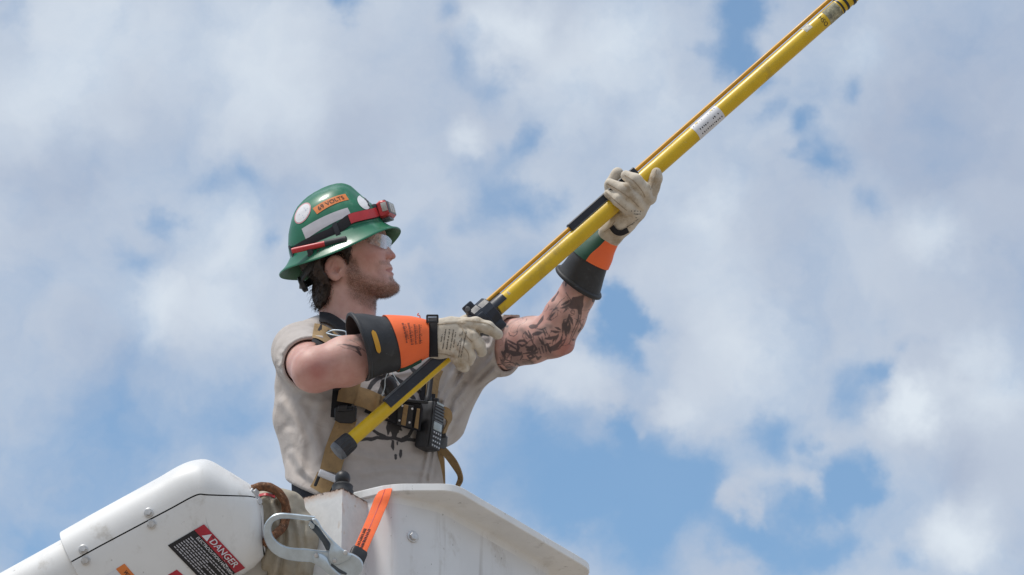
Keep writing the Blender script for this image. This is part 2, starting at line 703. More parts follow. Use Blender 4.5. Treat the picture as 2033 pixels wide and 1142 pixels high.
M = {}
M['ground'] = material('ground_gravel', (.28, .24, .195), .95, var=.3, vscale=.35, bump=.5, bscale=20, bdist=.05)
M['white'] = material('boom_white_paint', (.80, .80, .79), .48, var=.04, vscale=9, dirt_haze=((.46, .42, .36), .22, 14), streak=.4, scratch=.10, coat=.0, bump=.05, bscale=60)
M['fibre'] = material('bucket_white_gelcoat', (.76, .765, .77), .42, var=.05, vscale=5, dirt_haze=((.47, .43, .38), .22, 9), streak=.55, scratch=.25, bump=.06, bscale=40)
M['lip'] = material('bucket_lip_gelcoat', (.83, .83, .82), .4, var=.05, vscale=12, dirt_haze=((.45, .43, .40), .2, 22), streak=.4, scratch=.3)
M['steel_white'] = material('bracket_white_paint', (.74, .74, .735), .5, var=.04, vscale=10, dirt_haze=((.55, .50, .43), .15, 12))
M['dark'] = material('gap_shade', (.02, .02, .022), .9)
M['zinc'] = material('galvanised_bolt', (.62, .62, .62), .45, metal=.6, var=.15, vscale=90, dirt_haze=((.35, .22, .12), .2, 120))
M['hook'] = material('zinc_plated_hook', (.58, .66, .72), .36, metal=.75, var=.08, vscale=60, bump=.05, bscale=300)
M['hook_dark'] = material('hook_inner_steel', (.10, .12, .14), .45, metal=.7)
M['rust'] = material('rusty_steel', (.17, .075, .035), .85, var=.5, vscale=120, bump=.6, bscale=500, dirt_haze=((.50, .30, .18), .35, 160))
M['canvas'] = material('old_canvas', (.40, .355, .28), .95, var=.18, vscale=25, bump=.35, bscale=900, dirt_haze=((.22, .17, .11), .3, 14))
M['orange_web'] = material('orange_webbing', (.95, .155, .035), .8, var=.08, vscale=80, bump=.5, bscale=1500, sheen=.2)
M['black_web'] = material('black_webbing', (.016, .016, .02), .85, var=.3, vscale=100, bump=.4, bscale=1400)
M['tan_web'] = material('tan_webbing', (.33, .215, .10), .85, var=.14, vscale=70, bump=.5, bscale=1300, dirt_haze=((.16, .10, .055), .25, 60))
M['plastic'] = material('black_plastic', (.022, .023, .027), .45, var=.3, vscale=70, bump=.08, bscale=300)
M['plastic_grey'] = material('grey_plastic', (.13, .14, .155), .5, var=.2, vscale=70)
M['rubber'] = material('black_rubber', (.026, .027, .030), .55, var=.35, vscale=22, scratch=.16, bump=.12, bscale=120, dirt_haze=((.085, .085, .085), .22, 25))
M['rubber_inside'] = material('rubber_inside', (.012, .012, .013), .8)
M['orange_rub'] = material('orange_cuff', (1.0, .17, .045), .6, var=.06, vscale=25, bump=.15, bscale=350)
M['green_rub'] = material('green_cuff', (.010, .075, .048), .6, var=.15, vscale=40)
M['leather'] = material('glove_leather', (.62, .55, .45), .85, var=.14, vscale=38, bump=.35, bscale=420, dirt_haze=((.34, .25, .15), .45, 24), sheen=.1)
M['print'] = material('black_print', (.03, .028, .03), .8)
M['yellow'] = material('yellow_fibreglass', (.72, .47, .010), .44, var=.06, vscale=18, dirt_haze=((.36, .25, .05), .32, 14), scratch=.3, coat=.1)
M['amber'] = material('amber_rod', (.66, .33, .02), .4, var=.1, vscale=25)
M['navy'] = material('navy_plastic', (.018, .023, .036), .42, var=.25, vscale=40, scratch=.12)
M['sticker'] = material('white_sticker', (.74, .74, .76), .45, var=.03, vscale=50)
M['reflect'] = material('grey_reflective_tape', (.52, .515, .55), .5, var=.03, vscale=60, bump=.1, bscale=1500)
M['orange_st'] = material('orange_sticker', (.75, .22, .05), .5, var=.06, vscale=60)
M['red'] = material('red_plastic', (.52, .035, .04), .38, var=.1, vscale=60)
M['red_st'] = material('red_sticker', (.46, .025, .045), .45, var=.08, vscale=50, dirt_haze=((.6, .55, .5), .05, 60))
M['black_st'] = material('black_sticker', (.014, .014, .018), .5, dirt_haze=((.25, .24, .22), .05, 50))
M['pink_st'] = material('pink_sticker_rim', (.72, .36, .38), .5)
M['green'] = material('green_helmet', (.008, .150, .075), .42, var=.14, vscale=22, coat=.2, scratch=.2, bump=.04, bscale=60, dirt_haze=((.11, .26, .18), .34, 18))  # pale green blotches: dull scuffing plus sky haze reflection painted into the colour
M['green_in'] = material('green_helmet_inside', (.05, .16, .085), .6)
M['lens_led'] = material('headlamp_lens', (.50, .49, .45), .15, var=.05)
M['hairm'] = material('brown_hair', (.034, .020, .013), .55, var=.4, vscale=90)
M['beardm'] = material('brown_beard', (.24, .13, .075), .6, var=.35, vscale=200)
M['trouser'] = material('navy_trousers', (.022, .024, .033), .9, var=.25, vscale=40, bump=.3, bscale=900)
M['lcd'] = material('grey_display', (.40, .46, .48), .25)
M['sole'] = material('boot_leather', (.09, .05, .03), .7)
M['eye'] = material('eye_white', (.62, .58, .56), .15)
M['iris'] = material('eye_iris', (.05, .045, .035), .15)
M['thread'] = material('orange_thread', (.75, .16, .08), .8)


def clear_plastic():
    m, t, b = principled('clear_polycarbonate')
    tr = t.new('ShaderNodeBsdfTransparent')
    tr.inputs['Color'].default_value = (.93, .94, .95, 1)
    gl = t.new('ShaderNodeBsdfGlossy')
    gl.inputs['Roughness'].default_value = .06
    gl.inputs['Color'].default_value = (.95, .97, 1, 1)
    fr = t.new('ShaderNodeLayerWeight')
    fr.inputs['Blend'].default_value = .38
    mx = t.new('ShaderNodeMixShader')
    t.put(mx.inputs[0], t.math('MULTIPLY_ADD', fr.outputs['Facing'], .42, .085))
    t.l.new(tr.outputs[0], mx.inputs[1])
    t.l.new(gl.outputs[0], mx.inputs[2])
    out = next(n for n in t.n if n.type == 'OUTPUT_MATERIAL')
    t.l.new(mx.outputs[0], out.inputs['Surface'])
    return m


M['clear'] = clear_plastic()


def skin_material():
    """attributes on the mesh: red (flush), ink (signed distance of tattoo lines, mm), shade (grey tattoo wash), stubble, lip"""
    m, t, b = principled('skin')
    oc = t.new('ShaderNodeTexCoord').outputs['Object']
    A = lambda k: t.new('ShaderNodeAttribute', attribute_name=k).outputs['Fac']
    n = t.noise(oc, 55, 5, .6)
    c = t.mix(t.ramp(n, .3, .7), (.60, .355, .295), (.69, .44, .375))
    blotch = t.ramp(t.noise(oc, 16, 4, .6), .35, .75, 0, .34)
    c = t.mix(t.math('MULTIPLY_ADD', A('red'), .8, blotch), c, (.46, .175, .145))
    c = t.mix(A('lip'), c, (.45, .185, .165))
    st = t.math('MULTIPLY', A('stubble'), t.ramp(t.noise(oc, 420, 3, .7), .25, .7, .35, 1.0))
    c = t.mix(t.math('MULTIPLY', st, .85), c, (.150, .074, .042))
    c = t.mix(t.math('MULTIPLY', A('shade'), .8), c, (.11, .095, .09))
    k = t.ramp(t.math('ADD', A('ink'), t.math('MULTIPLY_ADD', t.noise(oc, 300, 2, .5), 1.6, -.8)), -.9, .9, 1, 0)
    c = t.mix(t.math('MULTIPLY', k, .82), c, (.035, .032, .038))
    t.put(b.inputs['Base Color'], c)
    t.put(b.inputs['Roughness'], t.ramp(n, .2, .8, .42, .58))
    b.inputs['Subsurface Weight'].default_value = .12
    b.inputs['Subsurface Radius'].default_value = (.010, .004, .002)
    b.inputs['Subsurface Scale'].default_value = .4
    bp = t.new('ShaderNodeBump')
    bp.inputs['Strength'].default_value = .4
    bp.inputs['Distance'].default_value = .001
    t.put(bp.inputs['Height'], t.noise(oc, 320, 5, .65))
    t.put(b.inputs['Normal'], bp.outputs[0])
    return m


M['skin'] = skin_material()


def shirt_material():
    m, t, b = principled('tshirt_cotton')
    oc = t.new('ShaderNodeTexCoord').outputs['Object']
    n = t.noise(oc, 22, 5, .6)
    c = t.mix(t.ramp(n, .3, .7), (.455, .41, .38), (.525, .475, .44))
    pr = t.new('ShaderNodeAttribute', attribute_name='ink').outputs['Fac']
    k = t.ramp(t.math('ADD', pr, t.math('MULTIPLY_ADD', t.noise(oc, 130, 3, .6), 2.4, -1.2)), -.8, .8, 1, 0)
    c = t.mix(t.math('MULTIPLY', k, .93), c, (.025, .025, .03))
    t.put(b.inputs['Base Color'], c)
    b.inputs['Roughness'].default_value = .92
    b.inputs['Sheen Weight'].default_value = .15
    bp = t.new('ShaderNodeBump')
    bp.inputs['Strength'].default_value = .28
    bp.inputs['Distance'].default_value = .002
    t.put(bp.inputs['Height'], t.math('ADD', t.noise(oc, 900, 3, .6), t.math('MULTIPLY', t.math('ABSOLUTE', t.math('SUBTRACT', t.noise(oc, 14, 3, .5, dist=1.0), .5)), -11.0)))
    t.put(b.inputs['Normal'], bp.outputs[0])
    return m


M['shirt'] = shirt_material()


def rust_plate_material():
    """white painted steel with rust creeping in from the top edges and pin-holes below (attribute edge: mm below the edge)"""
    m, t, b = principled('rusting_white_steel')
    oc = t.new('ShaderNodeTexCoord').outputs['Object']
    e = t.new('ShaderNodeAttribute', attribute_name='edge').outputs['Fac']
    s = t.new('ShaderNodeAttribute', attribute_name='ink').outputs['Fac']
    n = t.noise(oc, 60, 6, .65)
    n2 = t.noise(oc, 160, 4, .6)
    c = t.mix(t.ramp(n, .3, .7), (.68, .68, .675), (.76, .76, .755))
    halo = t.ramp(t.math('MULTIPLY_ADD', n, -34.0, e), -24, 2, 1, 0)
    c = t.mix(t.math('MULTIPLY', halo, .8), c, (.45, .24, .11))
    core = t.ramp(t.math('MULTIPLY_ADD', n2, -16.0, e), -8, -4, 1, 0)
    c = t.mix(core, c, (.07, .035, .022))
    spot = t.ramp(t.math('MULTIPLY_ADD', n2, 3.0, t.math('ADD', s, -1.5)), -.6, .6, 1, 0)
    c = t.mix(t.math('MULTIPLY', t.ramp(s, .5, 3.5, 1, 0), .35), c, (.50, .33, .2))
    c = t.mix(spot, c, (.045, .028, .022))
    t.put(b.inputs['Base Color'], c)
    t.put(b.inputs['Roughness'], t.math('MULTIPLY_ADD', core, .4, .48))
    return m


M['rusty_plate'] = rust_plate_material()

# ------------------------------------------------------------------ ground, far below
gv = np.array([[-3000, -3000, 0], [3000, -3000, 0], [3000, 3000, 0], [-3000, 3000, 0]], float)
gme = mesh_from('ground', gv, [[0, 1, 2, 3]], M['ground'], False)
go = bpy.data.objects.new('ground', gme)
COL.objects.link(go)
go['kind'] = 'structure'

# ------------------------------------------------------------------ bucket
BA = math.radians(57.8)
EA = dir_l((math.cos(BA), math.sin(BA), 0))         # along the right-hand wall, away from us
EB = dir_l((-math.sin(BA), math.cos(BA), 0))        # along the left-hand wall
DN = -UPL
BK0 = pt(905, 957, -560)                            # the chamfered front corner of the rim
BK1 = pt(778, 960, -560)
CH = np.linalg.norm(BK0 - BK1)
inter = BK0 - EA * CH * math.cos(BA)                # where the two walls would meet
inter = (BK0 - EA * CH * math.cos(BA) + BK1 - EB * CH * math.sin(BA)) / 2
ca, cb = (BK0 - inter) @ EA, (BK1 - inter) @ EB
LA, LB = (BK0 - inter) @ EA + 520, 640.0


def rim_outline(off, soft):
    """plan of the bucket, off mm outside the rim edge, corners softened; 0 = the outer lip edge"""
    a0, b0, a1, b1 = -off, -off, LA + off, LB + off
    c = ca - off * 0.35
    d = cb - off * 0.35
    corners = [((a0 + c, b0), 30), ((a1, b0), 70), ((a1, b1), 90), ((a0, b1), 90), ((a0, b0 + d), 30)]
    if off < -20:                                  # the wall runs flush with the lip on the boom side
        k = -off / 57.0
        corners[0] = ((ca + 38 * k, b0), 34)
        corners[4] = ((6.0 * k, cb + 9 * k), 26)
        corners[3] = ((6.0 * k, b1), 90)
    if soft and False:
        corners = [(p, r + 12) if i in (0, 4) else (p, r) for i, (p, r) in enumerate(corners)]
    P = []
    n = len(corners)
    for i in range(n):
        p, r = np.array(corners[i][0]), corners[i][1]
        q0, q1 = np.array(corners[i - 1][0]), np.array(corners[(i + 1) % n][0])
        u0, u1 = nrm(q0 - p), nrm(q1 - p)
        l = min(r, np.linalg.norm(q0 - p) * .47, np.linalg.norm(q1 - p) * .47)
        s, e = p + u0 * l, p + u1 * l
        for t in np.linspace(0, 1, 9):
            P.append((1 - t) ** 2 * s + 2 * t * (1 - t) * p + t * t * e)
    P = np.array(P)
    return lambda drop: inter + P[:, :1] * EA + P[:, 1:] * EB + DN * drop


bucket = thing('aerial_bucket', 'white fibreglass bucket with a wide turned-out lip that the lineworker stands in', 'bucket',
               inter + EA * LA / 2 + EB * LB / 2 + DN * 1080)
out0, out1, wall = rim_outline(0, False), rim_outline(-4, False), rim_outline(-57.5, True)
wall2 = rim_outline(-47, True)
wall3 = rim_outline(-62, True)
inn, inn2 = rim_outline(-64, True), rim_outline(-70, True)
# lip: a rolled flange with its own thickness
V, F = loft([inn(2), rim_outline(-44, True)(-1.5), rim_outline(-12, False)(-1), rim_outline(-3, False)(0), out0(2.5), out0(15), rim_outline(-1.2, False)(16.6), rim_outline(-4, False)(16.8),
             rim_outline(-36, False)(17.5), rim_outline(-50, True)(18.5), rim_outline(-55, True)(21), rim_outline(-57, True)(26), rim_outline(-57.5, True)(34)], cap=(False, False))
obj('lip', V, F, M['lip'], bucket, auto=32)
V, F = loft([wall(34), wall(36), wall(60), wall(300), wall3(700), rim_outline(-70, True)(1040), rim_outline(-95, True)(1078), rim_outline(-150, True)(1080)], cap=(False, True))
obj('outer_wall', V, F, M['fibre'], bucket, auto=60)
from mathutils.bvhtree import BVHTree
WALL_BVH = BVHTree.FromPolygons([tuple(v) for v in V], F)
V, F = loft([inn(2), inn2(30), inn2(400), rim_outline(-76, True)(1000), rim_outline(-100, True)(1052)], cap=(False, True))
obj('inner_wall', V, [f[::-1] for f in F], M['fibre'], bucket, auto=60)


def bolt_mesh(r=9, h=7, washer=True):
    a = np.linspace(0, 2 * math.pi, 6, endpoint=False)
    hexr = lambda k, z: np.stack([np.cos(a) * r * k, np.sin(a) * r * k, np.full(6, z)], -1)
    V1, F1 = loft([hexr(1, 1.5), hexr(1, h - 1.2), hexr(.86, h)])
    m = MB().add(V1, F1)
    if washer:
        b = np.linspace(0, 2 * math.pi, 20, endpoint=False)
        rg = lambda k, z: np.stack([np.cos(b) * k, np.sin(b) * k, np.full(20, z)], -1)
        m.add(*loft([rg(r * 1.35, -1.5), rg(r * 1.35, 1.4), rg(r * 1.22, 2.0), rg(r * .9, 2.0)]))
    return m.out()


_bolts = {}


def bolt(parent, c, n, r=9, h=7, mat='zinc'):
    key = (r, h, mat)
    if key not in _bolts:
        V, F = bolt_mesh(r, h)
        _bolts[key] = mesh_from('bolt', V * .001, F, M[mat], True, 35)
    o = bpy.data.objects.new('bolt', _bolts[key])
    COL.objects.link(o)
    o.parent = parent
    w = to_w(np.asarray(c, float))
    nw = nrm(n[0] * XC + n[1] * YC + n[2] * ZC)
    o.location = w - root_loc(parent)
    o.rotation_euler = Vector(nw).to_track_quat('Z', 'Y').to_euler()
    return o


# bolt low on the rounded corner of the bucket (find the wall under that pixel)
def plane_hit(px, py, p0, n):
    a, b = pt(px, py, -900), pt(px, py, 100)
    t = ((p0 - a) @ n) / ((b - a) @ n)
    return a + t * (b - a)


nch = nrm(-(EA * math.sin(BA) * 0 + np.array([0, 1., 0])) + 0 * EA)
nch = nrm(dir_l((-0.12, -1, 0)))
_a, _b = pt(819, 1066, -1100), pt(819, 1066, 200)
_h = WALL_BVH.ray_cast(Vector(_a), Vector(nrm(_b - _a)))
_n = np.array(_h[1])
_n = _n if _n[1] < 0 else -_n
bolt(bucket, np.array(_h[0]) + _n * 1.0, _n, 8.5, 7)

# ------------------------------------------------------------------ painted steel bracket box left of the bucket
brk_c = pt(680, 969, -600)
bracket = thing('bucket_bracket', 'rust-edged white steel bracket box between boom and bucket', 'bracket', brk_c + DN * 600)


def bracket_face(dirn, length, name, seed):
    nu, nv = 46, 40
    u = np.linspace(0, length, nu)
    v = np.linspace(0, 420, nv) ** 1.0
    U, Vv = np.meshgrid(u, v, indexing='ij')
    nout = nrm(np.cross(dirn, UPL))
    if nout[1] > 0:
        nout = -nout
    G = brk_c + U[..., None] * dirn + Vv[..., None] * DN
    edge = Vv.copy()
    px, py, _ = unpt(G)
    spots = [(683, 985, 2.2), (689, 992, 1.6), (680, 1000, 1.8), (683, 1012, 2), (684, 1022, 1.2), (675, 1037, 2.2), (672, 1048, 1.6), (684, 1030, 1.2), (683, 1060, 1.2), (690, 978, 1.2), (705, 1005, 1.6), (746, 1061, 2.2), (751, 1076, 1.8), (741, 1068, 1.2),
             (643, 1127, 2), (746, 1125, 2), (660, 1020, 1.0), (761, 1026, 1.4), (684, 1043, 1), (677, 1058, 1), (690, 1010, 1), (682, 1052, .8)]
    ink = np.full(px.shape, 50.0)
    for (a, b, r) in spots:
        ink = np.minimum(ink, np.hypot((px - a) * 1.2, (py - b) * .9) - r * .75)
    front = G.reshape(-1, 3)
    back = (G - nout * 6).reshape(-1, 3)
    n = nu * nv
    F = []
    id_ = lambda i, j: i * nv + j
    for i in range(nu - 1):
        for j in range(nv - 1):
            F.append([id_(i, j), id_(i + 1, j), id_(i + 1, j + 1), id_(i, j + 1)])
            F.append([n + k for k in F[-1][::-1]])
    for i in range(nu - 1):
        F.append([id_(i, 0), n + id_(i, 0), n + id_(i + 1, 0), id_(i + 1, 0)])
        F.append([id_(i + 1, nv - 1), n + id_(i + 1, nv - 1), n + id_(i, nv - 1), id_(i, nv - 1)])
    for j in range(nv - 1):
        F.append([id_(nu - 1, j), n + id_(nu - 1, j), n + id_(nu - 1, j + 1), id_(nu - 1, j + 1)])
    VV = np.vstack([front, back])
    VV, F = fix_out(VV, F)
    e2 = np.concatenate([edge.ravel()] * 2)
    k2 = np.concatenate([ink.ravel()] * 2)
    obj(name, VV, F, M['rusty_plate'], bracket, auto=40, attrs={'edge': e2, 'ink': k2})


bracket_face(EA, 175, 'side_plate', 1)
bracket_face(EB, 330, 'side_plate', 2)
top_c = brk_c + EA * 85 + EB * 160 + DN * 30
obj('top_plate', *box(top_c, EA, EB, UPL, 80, 150, 4, 1), M['steel_white'], bracket)
# the far plates close the box
obj('rear_plate', *box(brk_c + EA * 170 + EB * 165 + DN * 215, EA, EB, UPL, 4, 150, 180, 1), M['steel_white'], bracket)

# ------------------------------------------------------------------ black control knob on the bracket
kc = pt(680, 968, -540)
knob = thing('control_knob', 'black ball knob on a ribbed boot at the top of the bracket', 'control knob', kc + DN * 20)
obj('boot', *tube([kc + DN * 24, kc + DN * 8, kc + DN * 4, kc + UPL * 2, kc + UPL * 5, kc + UPL * 10], [20, 21, 19, 20, 17, 10], 28), M['rubber'], knob)
obj('stem', *cyl(kc + UPL * 6, kc + UPL * 20, 6), M['plastic'], knob)
a = np.linspace(-math.pi / 2, math.pi / 2, 13)
kb = kc + UPL * 18
obj('ball', *tube([kb + UPL * 15 * math.sin(t) for t in a], [max(.2, 14.5 * math.cos(t)) for t in a], 24), M['plastic'], knob)

# ------------------------------------------------------------------ boom
boom_base = pt(-400, 1345, -640)
boom = thing('boom_arm', 'white boom arm in a bolted two-part cover, rising from the lower left', 'boom', pt(-2600, 2500, -640))


def rrect(c, up, side, top, bot, hw, n=64, p=3.3, a0=0.0, a1=2 * math.pi):
    """rounded section; angle 0 faces the camera side"""
    t = np.linspace(a0, a1, n)
    v = (top + bot) / 2 + (top - bot) / 2 * np.sign(np.sin(t)) * np.abs(np.sin(t)) ** (2 / p)
    w = hw * np.sign(np.cos(t)) * np.abs(np.cos(t)) ** (2 / p)
    return c + v[:, None] * up - w[:, None] * side


bdir = nrm(pt(388, 980, -640) - pt(155, 1108, -640))
bup = nrm(np.array([-bdir[2], 0, bdir[0]]))
bside = np.array([0, 1.0, 0])
# seam line at height 0; the cover reaches 56 above and 150 below
A0, A1 = pt(152, 1109, -640), pt(390, 981, -640)
HW = 92


def section(c, up, top, bot, hw, lo, hi, n=40, p=3.3):
    # angle at which the near side crosses the seam (v = 0)
    m_, h_ = (top + bot) / 2, (top - bot) / 2
    s = -m_ / h_
    ang = math.asin(np.sign(s) * abs(s) ** (p / 2))
    return rrect(c, up, bside, top, bot, hw, n, p, ang + lo, math.pi - ang + hi) if hi is not None else ang


def shell(rings_out, th=5):
    """a bent sheet with thickness from open rings"""
    R = []
    for r in rings_out:
        c = r.mean(0)
        inn_ = c + (r - c) * (1 - th / 85.0)
        R.append(np.vstack([r, inn_[::-1]]))
    return fix_out(*loft(R))


up2 = nrm(np.array([-.05, 0, 1.0]))
CEN = [(A0 + bdir * -2, bup, 52, -180, HW - 6), (A0, bup, 56, -184, HW), (A0 + bdir * 60, bup, 57, -185, HW), (A1 - bdir * 40, bup, 59, -186, HW), (A1 - bdir * 6, bup, 60, -186, HW),
       (A1 + np.array([12., 0, 4]), nrm(bup + up2), 59, -184, HW), (A1 + np.array([26., 0, 3]), up2, 57, -180, HW - 1),
       (A1 + np.array([64., 0, 1]), up2, 37, -156, HW - 12), (A1 + np.array([98., 0, -1]), up2, 17, -132, HW - 25), (A1 + np.array([112., 0, -4]), up2, 7, -116, HW - 34), (A1 + np.array([119., 0, -8]), up2, 0.5, -104, HW - 46)]


_ck = np.array([np.concatenate([c, u, [t_, b_, h_]]) for (c, u, t_, b_, h_) in CEN])
_cr = resample(_ck[3:8], 40)
CEN = [(r[:3], nrm(r[3:6]), r[6], r[7], r[8]) for r in np.vstack([_ck[:3], _cr, _ck[8:]])]


def halves(which):
    R = []
    for (c, u, top, bot, hw) in CEN:
        m_, h_ = (top + bot) / 2, max((top - bot) / 2, 1)
        s = np.clip(-m_ / h_, -.999, .999)
        p = 3.3
        ang = math.asin(np.sign(s) * abs(s) ** (p / 2))
        gap = .5 / hw
        if which == 'up':
            R.append(rrect(c + u * .7, u, bside, top, bot, hw, 30, p, ang + gap, math.pi - ang - gap))
        else:
            R.append(rrect(c - u * .7, u, bside, top, bot, hw, 56, p, math.pi - ang + gap, 2 * math.pi + ang - gap))
    return R


from mathutils.bvhtree import BVHTree
BVH_V, BVH_F = [], []
for w_, nm in (('up', 'upper_cover'), ('down', 'lower_cover')):
    R = halves(w_)
    V, F = shell(R)
    obj(nm, V, F, M['white'], boom, auto=50)
    BVH_F += [[k + len(BVH_V) for k in f] for f in F]
    BVH_V += [tuple(v) for v in V]
BOOM_BVH = BVHTree.FromPolygons(BVH_V, BVH_F)
# added near-black core in the cover; its colour gives the seam its shade
V, F = loft([rrect(c - bup * 6, u, bside, top - 8, bot + 8, hw - 7, 40) for (c, u, top, bot, hw) in CEN])
obj('seam_shade_core', *fix_out(V, F), M['dark'], boom)
endc = CEN[-1][0]
V, F = loft([rrect(endc + np.array([-4., 0, 0]), up2, bside, -3, -102, HW - 47, 48), rrect(endc + np.array([3., 0, -2]), up2, bside, -8, -98, HW - 51, 48), rrect(endc + np.array([4., 0, -2]), up2, bside, -16, -90, HW - 58, 48)])
obj('end_cap', *fix_out(V, F), M['white'], boom, auto=60)
# the tube the cover sits on
T0, T1 = A0 - bdir * 4200, A0 + bdir * 40
V, F = loft([rrect(q - bup * 0, bup, bside, 44, -170, HW - 10, 56) for q in (T0, A0 - bdir * 600, A0 - bdir * 100, T1)])
obj('tube', *fix_out(V, F), M['white'], boom, auto=60)
# knuckle joint to the bracket, mostly behind the hook
kj = pt(535, 1170, -540)
V, F = cyl(kj + np.array([0, -60., 0]), kj + np.array([0, 90., 0]), 66, 40, bev=10)
obj('pivot_hub', V, F, M['white'], boom, auto=50)


def side_v(c, u, top, bot, hw, v, p=3.3):
    m_, h_ = (top + bot) / 2, (top - bot) / 2
    s = abs((v - m_) / h_)
    w = hw * max(0.0, 1 - min(s, .9999) ** p) ** (1 / p)
    return w


def on_boom(px, py, off=0.0):
    """point of the near side of the cover seen at (px, py)"""
    a, b = pt(px, py, -900), pt(px, py, -560)
    dr_ = nrm(b - a)
    hit = BOOM_BVH.ray_cast(Vector(a), Vector(dr_))
    if hit[0] is not None:
        return np.array(hit[0]) - dr_ * off
    q = pt(px, py, -640 - HW)
    r = q - A0
    v = r @ bup
    w = side_v(A0, bup, 57, -185, HW, v)
    q = pt(px, py, -640 - w - off)
    return q


def boom_normal(px, py):
    a, b, c = on_boom(px, py), on_boom(px + 2, py), on_boom(px, py - 2)
    n = nrm(np.cross(b - a, c - a))
    return n if n[1] < 0 else -n


for (x, y) in ((295, 1018), (301, 1041), (165, 1091), (170, 1113)):
    bolt(boom, on_boom(x, y, 1.5), boom_normal(x, y), 6.4, 7, 'zinc')
for (x, y, d) in ((505, 978, -672), (511, 996, -676)):
    bolt(boom, pt(x, y, d), np.array([.75, -.65, .1]), 7.2, 7, 'zinc')


def boom_patch(quad, name, mat, off=.6, nx=30, ny=30, label=None, attrs=None):
    q = np.array(quad, float)          # tl, tr, br, bl in the photograph
    u, v = np.meshgrid(np.linspace(0, 1, nx), np.linspace(0, 1, ny), indexing='ij')
    X = (1 - u)[..., None] * (1 - v)[..., None] * q[0] + u[..., None] * (1 - v)[..., None] * q[1] + u[..., None] * v[..., None] * q[2] + (1 - u)[..., None] * v[..., None] * q[3]
    top = np.array([[on_boom(*X[i, j], off) for j in range(ny)] for i in range(nx)]).reshape(-1, 3)
    n = nx * ny
    F = [[i * ny + j, i * ny + j + 1, (i + 1) * ny + j + 1, (i + 1) * ny + j] for i in range(nx - 1) for j in range(ny - 1)]
    # faces toward the camera
    a, b, c = top[F[0][0]], top[F[0][1]], top[F[0][2]]
    if np.cross(b - a, c - a)[1] > 0:
        F = [f[::-1] for f in F]
    return obj(name, top, F, mat, boom, label=label), q


def boom_text(s, quad, size, mat, parent, off, sx=1.0, u0=.5, v0=.5, along=(1, 0), bold=0.0):
    """text set in the unit square of a label quad; along = text direction in (u, v)"""
    q = np.array(quad, float)
    V, F = text_tris(s, 1.0, sx, bold=bold)
    ax = np.array(along, float)
    ay = np.array([ax[1], -ax[0]])
    eu = np.linalg.norm(q[1] - q[0])
    ev = np.linalg.norm(q[3] - q[0])
    uv = np.array([u0, v0]) + (V[:, :1] * ax + V[:, 1:] * ay) * size / np.array([eu, ev])
    u, v = uv[:, :1], uv[:, 1:]
    X = (1 - u) * (1 - v) * q[0] + u * (1 - v) * q[1] + u * v * q[2] + (1 - u) * v * q[3]
    P = np.array([on_boom(x, y, off) for x, y in X])
    a, b, c = P[F[0][0]], P[F[0][1]], P[F[0][2]]
    if np.cross(b - a, c - a)[1] > 0:
        F = [f[::-1] for f in F]
    return P, F


# DANGER label: u runs along the lettering (down to the right), v from the red band to the black block
QD = [(404, 1040), (484, 1126), (470, 1215), (331, 1086)]
QD = [(405, 1041), (487, 1128), (414, 1166), (333, 1083)]
lab, _ = boom_patch(QD, 'warning_label', M['black_st'], 1.4, label='black label with a red DANGER band')
band_q = [QD[0], QD[1], tuple(np.array(QD[1]) + (np.array(QD[2]) - QD[1]) * .27), tuple(np.array(QD[0]) + (np.array(QD[3]) - QD[0]) * .27)]
b2, _ = boom_patch(band_q, 'red_band', M['red_st'], 2.4)
b2.parent = lab
mb = MB()
mb.add(*boom_text('DANGER', band_q, 19.5, None, lab, 5.5, .92, .60, .5, bold=.012))
mb.add(*boom_text('!', band_q, 12, None, lab, 6.2, 1, .21, .5))
tri = np.array([[.15, .88], [.215, .1], [.28, .88]])
triin = np.array([[.185, .76], [.215, .36], [.245, .76]])
pp = []
for q_ in (tri,):
    q4 = np.array(band_q, float)
    X = [(1 - u) * (1 - v) * q4[0] + u * (1 - v) * q4[1] + u * v * q4[2] + (1 - u) * v * q4[3] for u, v in q_]
    mb.add([on_boom(x, y, 5.6) for x, y in X], [[0, 1, 2]])
mb.add(*boom_text('ELECTROCUTION HAZARD', QD, 9.5, None, lab, 4.0, .86, .56, .345, bold=.01))
V, F = mb.out()
obj('lettering', V, F, M['sticker'], lab, smooth=False)
mb = MB()
for r in range(8):                                  # rows of small print, too fine to read
    v = .44 + r * .064
    u = .07
    rr = random.Random(r)
    while u < (.93 if r % 3 != 2 else .62):
        w_ = rr.uniform(.03, .085)
        q4 = np.array(QD, float)
        X = [(1 - a_) * (1 - b_) * q4[0] + a_ * (1 - b_) * q4[1] + a_ * b_ * q4[2] + (1 - a_) * b_ * q4[3]
             for a_, b_ in ((u, v), (u + w_, v), (u + w_, v + .026), (u, v + .026))]
        mb.add([on_boom(x, y, 2.5) for x, y in X], [[0, 1, 2, 3]])
        u += w_ + .016
V, F = mb.out()
o_ = obj('small_print', V, F, M['reflect'], lab, smooth=False)
o_['kind'] = 'stuff'
